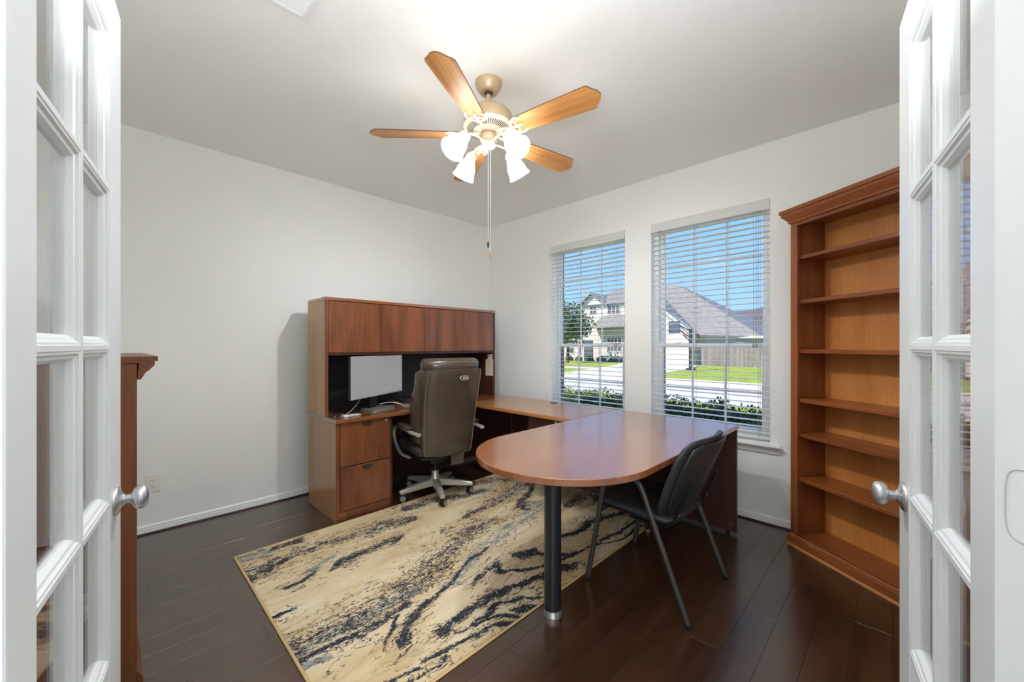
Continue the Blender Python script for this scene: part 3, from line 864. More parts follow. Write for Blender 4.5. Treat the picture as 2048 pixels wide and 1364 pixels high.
# ------------------------------------------------------------------ rug
RX0, RX1, RY0, RY1 = -2.872, -1.262, 0.525, 2.93
N_ = [[(-2.63,.54,.083),(-2.67,.68,.083),(-2.66,.85,.081),(-2.61,1.1,.079),(-2.6,1.36,.065),(-2.58,1.51,.037)],[(-2.31,.83,.03),(-2.33,.98,.045),(-2.34,1.14,.042),(-2.37,1.29,.04),(-2.34,1.44,.026)],[(-2.52,.55,.058),(-2.58,.66,.053),(-2.62,.76,.031)],[(-2.85,.83,.024),(-2.82,1.03,.045)],[(-2.29,.54,.022),(-2.33,.67,.018)],[(-2.03,.54,.015),(-2.06,.66,.015),(-2.08,.75,.008)],[(-1.85,.55,.097),(-1.83,.63,.095),(-1.84,.77,.099),(-1.84,.93,.093),(-1.87,1.12,.09),(-1.94,1.3,.091),(-2.03,1.51,.094),(-2.13,1.73,.096),(-2.15,1.99,.078)],[(-1.72,.55,.028),(-1.7,.71,.038),(-1.73,.93,.033)],[(-1.55,.9,.043),(-1.61,.95,.033),(-1.66,1.04,.028),(-1.73,1.16,.022),(-1.81,1.32,.013),(-1.83,1.47,.014),(-1.85,1.54,.009)],[(-1.55,.94,.034),(-1.54,.88,.027)],[(-1.57,.78,.007),(-1.63,.86,.01),(-1.68,.93,.018)],[(-2.31,1.93,.04),(-2.38,2.2,.095),(-2.45,2.52,.129),(-2.47,2.77,.095)],[(-2.75,1.61,.035),(-2.75,1.84,.066),(-2.69,2.02,.059),(-2.61,2.29,.038)],[(-2.87,2.26,.069),(-2.78,2.57,.105),(-2.62,2.76,.074)],[(-1.64,1.42,.032),(-1.67,1.53,.037),(-1.56,1.61,.014),(-1.52,1.74,.013),(-1.46,1.86,.017),(-1.44,2.05,.014),(-1.32,2.22,.012),(-1.29,2.58,.012)],[(-1.68,1.73,.033),(-1.62,1.84,.033),(-1.59,2.02,.022),(-1.46,2.03,.024)],[(-1.44,1.13,.046),(-1.46,1.22,.028),(-1.45,1.39,.033),(-1.43,1.55,.028),(-1.41,1.68,.025),(-1.41,1.88,.019)],[(-1.39,1.14,.012),(-1.36,1.24,.012),(-1.39,1.35,.013),(-1.37,1.49,.011),(-1.31,1.55,.009)],[(-1.33,1.34,.014),(-1.32,1.44,.017),(-1.25,1.48,.014)],[(-1.35,1.19,.009),(-1.3,1.34,.01),(-1.26,1.47,.009)],[(-1.39,.94,.015),(-1.35,1.01,.016),(-1.3,1.15,.013),(-1.28,1.32,.012),(-1.27,1.49,.01)],[(-1.31,.98,.021),(-1.31,1.01,.012)],[(-1.39,.8,.012),(-1.37,.9,.014)],[(-1.32,.82,.01),(-1.29,.94,.01)],[(-1.61,2.24,.014),(-1.58,2.52,.034),(-1.51,2.79,.03)],[(-1.92,2.56,.05),(-1.97,2.86,.089),(-1.8,2.83,.049)],[(-1.41,2.21,.014),(-1.37,2.44,.018),(-1.38,2.7,.02)],[(-2.06,2.23,.031),(-2.23,2.53,.043),(-2.39,2.73,.035)],[(-1.27,1.54,.02),(-1.28,1.81,.016)]]
G_ = [[(-2.82,.62,.039),(-2.84,.74,.059),(-2.83,.82,.024)],[(-1.74,1.15,.032),(-1.79,1.34,.055),(-1.87,1.56,.075),(-1.93,1.78,.079),(-1.99,2.05,.085),(-2.06,2.36,.069)],[(-1.79,.57,.049),(-1.8,.75,.053),(-1.81,.97,.05)],[(-2.72,2.74,.078),(-2.51,2.81,.078)],[(-1.55,.9,.016),(-1.59,.94,.016)],[(-2.37,.66,.03),(-2.42,.8,.036)],[(-1.69,.53,.029),(-1.65,.59,.021)]]
nx, ny = 190, 272
gx = np.linspace(RX0 + 0.012, RX1 - 0.012, nx); gy = np.linspace(RY0 + 0.012, RY1 - 0.012, ny)
GX, GY = np.meshgrid(gx, gy)
rng = np.random.RandomState(3)
wx = np.zeros_like(GX); wy = np.zeros_like(GX)
for fr_ in (5, 9, 17, 31, 55):
    for _ in range(3):
        an = rng.uniform(0, 2 * PI); ph = rng.uniform(0, 2 * PI, 2)
        s_ = fr_ * (GX * math.cos(an) * 1.8 + GY * math.sin(an) * 0.8)
        wx += np.sin(s_ + ph[0]) * 0.10 / fr_; wy += np.sin(s_ * 1.1 + ph[1]) * 0.22 / fr_
def field(lines, halo=False):
    best = np.zeros_like(GX)
    for pl in lines:
        for (a, b, ha), (c, d, hb) in zip(pl[:-1], pl[1:]):
            X = GX + wx - a; Y = GY + wy - b
            ex, ey = c - a, d - b
            t_ = np.clip((X * ex + Y * ey) / (ex * ex + ey * ey), 0, 1)
            dist = np.hypot(X - t_ * ex, Y - t_ * ey)
            hw_ = ha + (hb - ha) * t_
            if halo:
                best = np.maximum(best, np.clip(1.25 - dist / (0.05 + 1.6 * hw_) * 0.75, 0, 1)); continue
            q = np.clip(1.30 - 0.72 * dist / hw_, 0, 1)
            thin = np.clip(1.0 - hw_ * 5.5, 0.58, 0.9)       # broad flows are speckled, thin lines are solid
            best = np.maximum(best, q * thin)
    return best
Fn = field(N_); Fg = field(G_); Fh = field(N_ + G_, True)
rug = thing('area_rug', 'cream and navy abstract marbled rug under the conference desk', 'rug', (RX0, RY0, 0))
rm = MB()
ZR = 0.0065
rm.v = [(float(a), float(b), ZR) for a, b in zip(GX.ravel(), GY.ravel())]
rm.f = [(j * nx + i, j * nx + i + 1, (j + 1) * nx + i + 1, (j + 1) * nx + i) for j in range(ny - 1) for i in range(nx - 1)]
rm.mi = [0] * len(rm.f)
ro = obj('pile', rm, M['rug'], rug)
at = ro.data.color_attributes.new('flow', 'FLOAT_COLOR', 'POINT')
cols = np.zeros((nx * ny, 4), dtype=np.float32); cols[:, 0] = Fn.ravel(); cols[:, 1] = np.maximum(Fg, 0.72 * np.clip(Fn, 0, 1)).ravel(); cols[:, 2] = Fh.ravel(); cols[:, 3] = 1
at.data.foreach_set('color', cols.ravel())
bd = MB(); r_ = 0.013
for (a, b) in (((RX0, RY0), (RX1, RY0 + r_)), ((RX0, RY1 - r_), (RX1, RY1)), ((RX0, RY0 + r_), (RX0 + r_, RY1 - r_)), ((RX1 - r_, RY0 + r_), (RX1, RY1 - r_))):
    bd.rbox((a[0], a[1], 0.0006), (b[0], b[1], 0.0075), 0.003)
obj('binding', bd, M['rug_bind'], rug)

# ------------------------------------------------------------------ credenza desk along the left wall
DX0, DX1, DY0, DY1, DZ = -3.46, -2.875, 1.138, 2.985, 0.745
t = thing('credenza_desk', 'mahogany desk along the left wall with two-drawer pedestal', 'desk', ((DX0 + DX1) / 2, (DY0 + DY1) / 2, 0))
obj('desktop', MB().rbox((DX0, DY0, DZ - 0.028), (DX1, DY1, DZ), 0.0025), M['desk_y'], t)
px0, px1 = DX0 + 0.01, -2.90
obj('end_panel', MB().rbox((px0, DY0 + 0.006, 0.0), (px1, DY0 + 0.034, DZ - 0.0285), 0.0015), M['desk_s_lit'], t)
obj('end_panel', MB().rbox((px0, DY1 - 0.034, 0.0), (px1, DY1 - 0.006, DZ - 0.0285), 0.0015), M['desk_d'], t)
obj('edge_band', MB().rbox((px1 + 0.0002, DY0 + 0.006, 0.0), (px1 + 0.0022, DY0 + 0.034, DZ - 0.0285), 0.0006), M['desk_v'], t)
obj('pedestal_side', MB().box((px0, 1.572, 0.0), (px1 - 0.004, 1.590, DZ - 0.0285)), M['desk_d'], t)
obj('pedestal_base', MB().rbox((px0 + 0.4, DY0 + 0.0345, 0.0), (px1 - 0.006, 1.5715, 0.064), 0.001), M['desk_v'], t)
obj('pedestal_body', MB().box((px0 + 0.03, DY0 + 0.036, 0.066), (px1 - 0.021, 1.571, DZ - 0.03)), M['black'], t)
obj('back_panel', MB().box((px0, 1.591, 0.03), (px0 + 0.018, DY1 - 0.035, DZ - 0.029)), M['desk_d'], t)
for z0, z1 in ((0.392, 0.712), (0.069, 0.386)):
    dr_ = obj('drawer', MB().rbox((px1 - 0.019, DY0 + 0.039, z0), (px1, 1.569, z1), 0.0018), M['desk_v'], t)
    yc = 1.378; zt = z1 - 0.012
    obj('drawer_pull', MB().add([(px1 + 0.0002, yc - 0.042, zt), (px1 + 0.0002, yc + 0.042, zt), (px1 + 0.020, yc + 0.036, zt - 0.002), (px1 + 0.020, yc - 0.036, zt - 0.002),
                                 (px1 + 0.0002, yc - 0.034, zt - 0.022), (px1 + 0.0002, yc + 0.034, zt - 0.022), (px1 + 0.016, yc + 0.030, zt - 0.014), (px1 + 0.016, yc - 0.030, zt - 0.014)],
                                [(0, 1, 2, 3), (7, 6, 5, 4), (0, 4, 5, 1), (1, 5, 6, 2), (2, 6, 7, 3), (3, 7, 4, 0)]), M['gunmetal'], dr_)
    if z1 > 0.5:
        obj('lock', MB().lathe([(0.0105, 0.0), (0.0105, 0.004), (0.008, 0.006), (0.0, 0.006)], (px1, 1.535, 0.690), (1, 0, 0), 18), M['chrome'], dr_, True)

# ------------------------------------------------------------------ hutch on the desk
HX1, HY0, HY1 = -3.078, 1.132, 2.882
t = thing('desk_hutch', 'mahogany hutch with flip-up cabinet doors standing on the desk', 'hutch', ((DX0 + HX1) / 2, (HY0 + HY1) / 2, DZ))
hz0 = DZ + 0.0005
obj('top_panel', MB().rbox((DX0 + 0.02, HY0, 1.624), (HX1 + 0.004, HY1, 1.648), 0.002), M['desk_y'], t)
obj('side_panel', MB().rbox((DX0 + 0.02, HY0 + 0.002, hz0), (HX1, HY0 + 0.026, 1.6235), 0.0015), M['desk_s_lit'], t)
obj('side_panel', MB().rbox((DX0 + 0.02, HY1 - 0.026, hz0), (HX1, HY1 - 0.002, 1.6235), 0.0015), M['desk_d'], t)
obj('edge_band', MB().rbox((HX1 + 0.0002, HY0 + 0.002, hz0), (HX1 + 0.0022, HY0 + 0.026, 1.6235), 0.0006), M['desk_v'], t)
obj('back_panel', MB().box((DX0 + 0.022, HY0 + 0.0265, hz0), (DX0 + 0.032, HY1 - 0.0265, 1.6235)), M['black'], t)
obj('cabinet_floor', MB().rbox((DX0 + 0.033, HY0 + 0.0265, 1.205), (HX1 - 0.004, HY1 - 0.0265, 1.224), 0.001), M['desk_d'], t)
ys = [HY0 + 0.028, 1.580, 2.008, 2.433, HY1 - 0.028]
for a, b in zip(ys[:-1], ys[1:]):
    obj('cabinet_door', MB().rbox((HX1 - 0.018, a + 0.0016, 1.2265), (HX1, b - 0.0016, 1.6205), 0.0015), M['desk_v'], t)
for yy in (2.008,):
    obj('divider', MB().box((DX0 + 0.033, yy - 0.009, 1.2245), (HX1 - 0.019, yy + 0.009, 1.623)), M['desk_d'], t)

# notes taped inside the hutch
t = obj('paper_note', MB().box((-3.200, HY1 - 0.0275, 0.957), (-3.082, HY1 - 0.0268, 1.134)), M['paper'])
tag(t, 'cream sheet of handwritten notes on the right inner side of the hutch', 'note', 'paper notes inside the hutch')
ln = MB()
for k in range(9):
    z = 1.115 - k * 0.017
    ln.box((-3.192, HY1 - 0.0279, z), (-3.192 + random.uniform(0.05, 0.10), HY1 - 0.02755, z + 0.002))
obj('handwriting', ln, M['ink'], t)
t = obj('paper_note', MB().box((-3.168, HY1 - 0.0275, 1.135), (-3.096, HY1 - 0.0268, 1.188)), M['paper'])
tag(t, 'small cream note above the larger sheet inside the hutch', 'note', 'paper notes inside the hutch')

# ------------------------------------------------------------------ monitor and desk clutter
mc = Vector((-3.128, 1.585)); md = Vector((-0.32, 0.62)).normalized(); mn = Vector((md.y, -md.x))
t = thing('computer_monitor', 'silver-edged monitor with blank grey screen on the desk', 'monitor', (mc.x, mc.y, DZ), math.atan2(md.y, md.x), local=True)
hw = 0.345
# local x along screen width, -y is the viewer side
obj('housing', MB().rbox((-hw, -0.004, 0.118), (hw, 0.022, 0.452), 0.003), M['dark_plastic'], t)
obj('bezel', MB().rbox((-hw, -0.008, 0.118), (hw, -0.0042, 0.136), 0.001).rbox((-hw, -0.008, 0.446), (hw, -0.0042, 0.452), 0.001).rbox((-hw, -0.008, 0.1365), (-hw + 0.006, -0.0042, 0.4455), 0.001).rbox((hw - 0.006, -0.008, 0.1365), (hw, -0.0042, 0.4455), 0.001), M['bezel'], t)
obj('screen', MB().box((-hw + 0.006, -0.0065, 0.136), (hw - 0.006, -0.0042, 0.446)), M['screen'], t)
obj('power_button', MB().box((hw - 0.035, -0.0088, 0.125), (hw - 0.015, -0.008, 0.129)), M['white_plastic'], t)
obj('stand_neck', MB().add([(-0.06, 0.024, 0.30), (0.06, 0.024, 0.30), (0.06, 0.045, 0.30), (-0.06, 0.045, 0.30), (-0.045, 0.05, 0.012), (0.045, 0.05, 0.012), (0.045, 0.075, 0.012), (-0.045, 0.075, 0.012)],
    [(0, 1, 2, 3), (7, 6, 5, 4), (0, 4, 5, 1), (1, 5, 6, 2), (2, 6, 7, 3), (3, 7, 4, 0)]), M['dark_plastic'], t)
obj('stand_foot', MB().prism([(-0.13, -0.075), (0.13, -0.075), (0.15, -0.06), (0.10, 0.10), (-0.10, 0.10), (-0.15, -0.06)], 0.0006, 0.014), M['grey_plastic'], t)

t = thing('docking_box', 'black device box on the desk behind the office chair', 'device', (-3.12, 2.12, DZ))
obj('case', MB().rbox((-3.22, 2.03, DZ + 0.0006), (-3.03, 2.22, DZ + 0.045), 0.006), M['dark_plastic'], t)
obj('top_seam', MB().box((-3.0295, 2.04, DZ + 0.03), (-3.0288, 2.21, DZ + 0.032)), M['grey_plastic'], t)
t = thing('power_adapter', 'grey power adapter block on the desk beside the monitor stand', 'adapter', (-3.02, 1.80, DZ))
obj('case', MB().rbox((-3.05, 1.775, DZ + 0.0006), (-2.995, 1.84, DZ + 0.028), 0.004), M['grey_plastic'], t)
obj('plug_lead', MB().tube(spline([(-3.03, 1.775, DZ + 0.014), (-3.05, 1.72, DZ + 0.045), (-3.09, 1.66, DZ + 0.055), (-3.14, 1.60, DZ + 0.04)], 8), 0.0028, 6), M['white_plastic'], t, True)
tag(obj('monitor_cable', MB().tube(spline([(-2.985, 1.21, DZ + 0.006), (-3.01, 1.27, DZ + 0.012), (-3.06, 1.36, DZ + 0.06), (-3.12, 1.44, DZ + 0.12), (-3.15, 1.50, DZ + 0.15)], 8), 0.004, 6), M['cord'], None, True), 'pale cable rising from the desk to the monitor back', 'cable')
tag(obj('charging_cable', MB().tube(spline([(-2.99, 1.165, DZ + 0.005), (-3.02, 1.19, DZ + 0.005), (-3.06, 1.205, DZ + 0.006), (-3.05, 1.25, DZ + 0.005), (-3.09, 1.27, DZ + 0.005), (-3.14, 1.22, DZ + 0.005)], 8), 0.003, 6), M['cord'], None, True), 'thin cable loose beside the left hutch panel', 'cable')
pg = thing('paper_stack', 'white cards lying on the desk under the monitor corner', 'papers', (-2.99, 1.30, DZ))
for k, (a, b, c, d) in enumerate(((-3.03, 1.27, -2.965, 1.345), (-3.02, 1.285, -2.955, 1.36))):
    obj('card', MB().box((a, b, DZ + 0.0006 + 0.004 * k), (c, d, DZ + 0.0035 + 0.004 * k)), M['white_plastic'], pg)
tag(obj('usb_charger', MB().rbox((-3.06, 1.185, DZ + 0.0006), (-3.02, 1.235, DZ + 0.022), 0.003), M['dark_plastic']), 'small black charger on the desk left of the cards', 'charger')
tag(obj('white_charger', MB().rbox((-2.985, 1.225, DZ + 0.0006), (-2.945, 1.255, DZ + 0.016), 0.003).rbox((-2.975, 1.255, DZ + 0.004), (-2.955, 1.263, DZ + 0.012), 0.001), M['white_plastic']), 'small white charger on the desk beside the cable end', 'charger')
tag(obj('desk_cables', MB().tube(spline([(-3.34, 1.80, DZ + 0.01), (-3.26, 1.86, DZ + 0.04), (-3.18, 1.90, DZ + 0.012), (-3.13, 1.96, DZ + 0.03), (-3.18, 1.88, DZ + 0.008), (-3.24, 1.78, DZ + 0.03)], 8), 0.006, 6)
    .tube(spline([(-3.40, 1.66, DZ + 0.012), (-3.36, 1.74, DZ + 0.06), (-3.25, 1.84, DZ + 0.02), (-3.15, 1.88, DZ + 0.05), (-3.12, 1.99, DZ + 0.012)], 8), 0.006, 6), M['dark_plastic'], None, True), 'tangle of black cables on the desk behind the monitor', 'cables')

# ------------------------------------------------------------------ return under the left window
QX0, QX1, QY0, QY1 = -2.873, -1.698, 2.345, 2.985
t = thing('desk_return', 'mahogany desk return under the left window', 'desk', ((QX0 + QX1) / 2, (QY0 + QY1) / 2, 0))
obj('desktop', MB().rbox((QX0, QY0, DZ - 0.028), (QX1, QY1, DZ), 0.0025), M['desk_x'], t)
obj('modesty_panel', MB().box((QX0 - 0.024, QY1 - 0.03, 0.05), (QX1 - 0.004, QY1 - 0.012, DZ - 0.0285)), M['desk_d'], t)
obj('drawer_box', MB().box((-2.150, QY0 + 0.05, 0.46), (-1.715, QY1 - 0.035, DZ - 0.029)), M['desk_d'], t)
d_ = obj('drawer', MB().rbox((-2.148, QY0 + 0.030, 0.462), (-1.717, QY0 + 0.0495, 0.712), 0.0018), M['desk_d'], t)
obj('lock', MB().lathe([(0.011, 0.0), (0.011, 0.006), (0.008, 0.009), (0.0, 0.009)], (-1.862, QY0 + 0.030, 0.697), (0, -1, 0), 18), M['chrome'], d_, True)
obj('cable_grommet', MB().lathe([(0.032, 0.0), (0.032, 0.003), (0.027, 0.004), (0.0, 0.002)], (-2.30, 2.893, DZ), (0, 0, 1), 20), M['dark_plastic'], t, True)

# ------------------------------------------------------------------ bullet-end conference desk
PX0, PX1 = -1.692, -0.780
pc = ((PX0 + PX1) / 2, 1.647); pr = (PX1 - PX0) / 2
t = thing('bullet_desk', 'mahogany conference desk with round end on a black post', 'desk', (pc[0], 2.1, 0))
pl = [(PX1, 2.985), (PX0, 2.985)] + [(pc[0] + pr * math.cos(R(180 + 180 * k / 40)), pc[1] + pr * math.sin(R(180 + 180 * k / 40))) for k in range(41)]
def inset(poly, d):
    cx_, cy_ = pc[0], 2.1
    out = []
    for (a, b) in poly:
        if b > 2.9: out.append((a - d if a > cx_ else a + d, b - d))
        else:
            v = Vector((a - pc[0], b - pc[1])); v = v * ((pr - d) / pr); out.append((pc[0] + v.x, pc[1] + v.y))
    return out
tm = MB(); n_ = len(pl); lay = [(inset(pl, 0.0022), DZ - 0.030), (pl, DZ - 0.0278), (pl, DZ - 0.0022), (inset(pl, 0.0022), DZ)]
tm.loft([[(a, b, z) for a, b in p_] for p_, z in lay])
obj('desktop', tm, M['desk_y'], t)
obj('end_panel', MB().rbox((PX0 + 0.012, 2.950, 0.022), (PX1 - 0.004, 2.978, DZ - 0.0305), 0.0015), M['desk_d'], t)
obj('modesty_panel', MB().rbox((-1.248, 2.575, 0.022), (-1.230, 2.9495, DZ - 0.0305), 0.0015), M['desk_d'], t)
obj('foot', MB().lathe([(0.016, 0.0005), (0.016, 0.014), (0.006, 0.0215)], (-1.239, 2.60, 0), (0, 0, 1), 12), M['grey_plastic'], t, True)
for x_ in (PX0 + 0.08, PX1 - 0.06):
    obj('foot', MB().lathe([(0.013, 0.0005), (0.013, 0.014), (0.006, 0.0215)], (x_, 2.964, 0), (0, 0, 1), 12), M['dark_plastic'], t, True)
sc_ = MB()
for (a, b) in ((-0.823, 0.085), (-0.806, 0.072), (-0.825, 0.062)):
    sc_.lathe([(0.003, 0.0), (0.003, 0.001)], (a, 2.950, b), (0, -1, 0), 8)
obj('screw_caps', sc_, M['alu'], t)
pp = (-1.186, 1.487)
po = obj('post', MB().lathe([(0.0405, 0.030), (0.0405, DZ - 0.034)], pp + (0,), (0, 0, 1), 32), M['post'], t, True)
obj('post_foot', MB().lathe([(0.046, 0.0003), (0.0465, 0.004), (0.0445, 0.012), (0.042, 0.022), (0.0415, 0.0305)], pp + (0,), (0, 0, 1), 32), M['chrome'], po, True, 60)
obj('post_plate', MB().lathe([(0.075, DZ - 0.0305), (0.075, DZ - 0.034), (0.0, DZ - 0.034)], pp + (0,), (0, 0, 1), 24), M['dark_plastic'], po)

# ------------------------------------------------------------------ executive chair
def ring(c, hw, hd, ex=3.0, n=36, bow=0.0, tilt=0.0):
    """rounded-rectangle ring in x (width) and y (depth); bow curves the sides forward"""
    out = []
    for k in range(n):
        a = 2 * PI * k / n
        ca, sa = math.cos(a), math.sin(a)
        x_ = math.copysign(abs(ca) ** (2 / ex), ca) * hw
        y_ = math.copysign(abs(sa) ** (2 / ex), sa) * hd
        y_ += bow * (x_ / max(hw, 1e-6)) ** 2
        out.append((c[0] + x_, c[1] + y_, c[2] + tilt * y_))
    return out
t = thing('office_chair', 'brown leather high-back office chair with aluminium five-star base', 'chair', (-2.86, 1.97, 0.0078), R(78), local=True)
# back spine: local y (behind is -y) as function of height
def spine(z): return -0.235 - 0.16 * ((z - 0.40) / 0.75) ** 1.0 + 0.035 * math.sin((z - 0.40) / 0.75 * PI)
zs = [0.395, 0.40, 0.43, 0.50, 0.60, 0.70, 0.80, 0.90, 0.98, 1.05, 1.085, 1.092]
hw_ = [0.18, 0.205, 0.214, 0.220, 0.226, 0.231, 0.235, 0.238, 0.238, 0.236, 0.230, 0.20]
SB = -0.055
hd_ = [0.012, 0.026, 0.032, 0.036, 0.038, 0.040, 0.040, 0.040, 0.038, 0.036, 0.030, 0.012]
obj('back_shell', MB().loft([ring((0, spine(z) + SB, z), a, b, 4.0, 44, 0.05) for z, a, b in zip(zs, hw_, hd_)]), M['leather'], t, True, 60)
# piping along both edges of the shell's rear face
for s in (-1, 1):
    pp_ = [(s * (a - 0.012), spine(z) + SB - b * 0.86 + 0.045, z) for z, a, b in zip(zs[1:-1], hw_[1:-1], hd_[1:-1])]
    obj('piping', MB().tube(spline(pp_, 4), 0.0032, 6), M['stitch'], t, True)
zs2 = [0.46, 0.50, 0.58, 0.66, 0.74, 0.82, 0.88, 0.94, 1.00, 1.06, 1.10]
w2 = [0.20, 0.245, 0.262, 0.268, 0.272, 0.276, 0.270, 0.258, 0.262, 0.262, 0.22]
d2 = [0.06, 0.085, 0.10, 0.106, 0.112, 0.114, 0.102, 0.084, 0.086, 0.088, 0.06]
obj('back_cushion', MB().loft([ring((0, spine(z) + 0.055 + 0.4 * (b - 0.07), z), a, b, 3.2, 40, 0.045) for z, a, b in zip(zs2, w2, d2)]), M['leather'], t, True, 60)
hz = [1.065, 1.075, 1.10, 1.13, 1.155, 1.17, 1.174]
hh = [0.19, 0.220, 0.236, 0.238, 0.232, 0.216, 0.18]
hd2 = [0.05, 0.078, 0.092, 0.092, 0.082, 0.058, 0.03]
obj('headrest', MB().loft([ring((0, spine(1.1) + 0.035, z), a, b, 3.4, 40, 0.04) for z, a, b in zip(hz, hh, hd2)]), M['leather'], t, True, 60)
pts = [(x_, spine(1.1) + 0.035 - 0.085 + 0.04 * (x_ / 0.25) ** 2, 1.146 - 0.012 * (x_ / 0.24) ** 4) for x_ in [-0.210 + 0.420 * k / 16 for k in range(17)]]
obj('headrest_seam', MB().tube(pts, 0.0022, 5), M['stitch'], t, True)
# chrome grab ring, upper right of the back
bp = []
for k in range(25):
    a = 2 * PI * k / 24
    ca, sa = math.cos(a), math.sin(a)
    bp.append((0.058 + math.copysign(abs(ca) ** 0.6, ca) * 0.034, spine(1.02) + SB - 0.036, 1.022 + math.copysign(abs(sa) ** 0.8, sa) * 0.016))
bd_ = obj('back_badge', MB().tube(bp, 0.0042, 8, False), M['chrome'], t, True)
obj('badge_bar', MB().rbox((0.042, spine(1.02) + SB - 0.043, 1.014), (0.082, spine(1.02) + SB - 0.034, 1.030), 0.004), M['chrome'], bd_)
# seat
sy = [-0.25, -0.22, -0.12, 0.0, 0.10, 0.19, 0.25, 0.28]
sw_ = [0.20, 0.245, 0.262, 0.268, 0.270, 0.266, 0.250, 0.20]
st = [0.030, 0.052, 0.062, 0.064, 0.064, 0.060, 0.052, 0.026]
szc = [0.425, 0.430, 0.437, 0.443, 0.448, 0.448, 0.434, 0.415]
rr = []
for y_, a, b, zc_ in zip(sy, sw_, st, szc):
    rr.append([(x_, y_, zc_ + (yy) ) for (x_, yy, _) in ring((0, 0, 0), a, b, 3.0, 40)])
obj('seat_cushion', MB().loft(rr), M['leather_d'], t, True, 60)
rb = MB()
for k in range(6):
    y_ = -0.10 + 0.055 * k
    rb.tube([(x_, y_, 0.443 + 0.064 * (1 - abs(x_ / 0.262) ** 3.0) ** (1 / 3.0) + 0.001) for x_ in [-0.25 + 0.05 * j for j in range(11)]], 0.005, 6)
o = obj('seat_ribs', rb, M['leather_d'], t, True)
rr = []
for y_, a, b in zip((-0.24, -0.21, 0.0, 0.19, 0.25), (0.16, 0.21, 0.23, 0.22, 0.16), (0.012, 0.02, 0.026, 0.022, 0.012)):
    rr.append([(x_, y_, 0.372 + yy) for (x_, yy, _) in ring((0, 0, 0), a, b, 3.0, 32)])
obj('seat_pan', MB().loft(rr), M['dark_plastic'], t, True, 60)
for s in (-1, 1):
    loop = spline([(s * 0.272, -0.34, 0.598), (s * 0.285, -0.22, 0.596), (s * 0.292, -0.05, 0.600), (s * 0.295, 0.10, 0.602), (s * 0.294, 0.185, 0.575), (s * 0.292, 0.205, 0.50), (s * 0.288, 0.15, 0.425), (s * 0.278, 0.05, 0.372), (s * 0.24, -0.04, 0.352)], 6)
    nl = len(loop)
    ar = obj('armrest', MB().tube(loop, [0.022 if i < 8 else (0.019 if i < 30 else 0.015) for i in range(nl)], 10, True, 0.62), M['alu'], t, True, 60)
    rr = []
    for y_, a, b in zip((-0.20, -0.185, -0.10, 0.02, 0.11, 0.135), (0.022, 0.034, 0.040, 0.040, 0.034, 0.02), (0.006, 0.012, 0.015, 0.015, 0.012, 0.006)):
        rr.append([(s * 0.292 + x_, y_, 0.626 + yy) for (x_, yy, _) in ring((0, 0, 0), a, b, 3.0, 20)])
    obj('arm_pad', MB().loft(rr), M['leather'], ar, True, 60)
obj('tilt_mechanism', MB().rbox((-0.09, -0.13, 0.292), (0.09, 0.09, 0.352), 0.015).tube([(0.08, 0.0, 0.325), (0.22, 0.0, 0.318)], 0.007, 8).tube([(0.22, 0.0, 0.318), (0.27, 0.0, 0.316)], 0.011, 8), M['dark_plastic'], t)
obj('back_strap', MB().loft([[(0.01, -0.305, 0.42), (0.125, -0.305, 0.42), (0.125, -0.285, 0.42), (0.01, -0.285, 0.42)], [(0.012, -0.300, 0.315), (0.122, -0.300, 0.315), (0.122, -0.280, 0.315), (0.012, -0.280, 0.315)], [(0.014, -0.24, 0.292), (0.12, -0.24, 0.292), (0.12, -0.22, 0.305), (0.014, -0.22, 0.305)], [(0.02, -0.10, 0.300), (0.11, -0.10, 0.300), (0.11, -0.10, 0.315), (0.02, -0.10, 0.315)]]), M['leather'], t)
obj('gas_column', MB().lathe([(0.024, 0.13), (0.024, 0.20), (0.0235, 0.205), (0.014, 0.206), (0.014, 0.293)], (0, 0, 0), (0, 0, 1), 18), M['dark_plastic'], t, True, 40)
obj('hub', MB().lathe([(0.0, 0.075), (0.044, 0.075), (0.048, 0.085), (0.048, 0.138), (0.040, 0.150), (0.032, 0.165), (0.031, 0.195), (0.02, 0.205), (0.014, 0.207)], (0, 0, 0), (0, 0, 1), 24), M['alu'], t, True, 50)
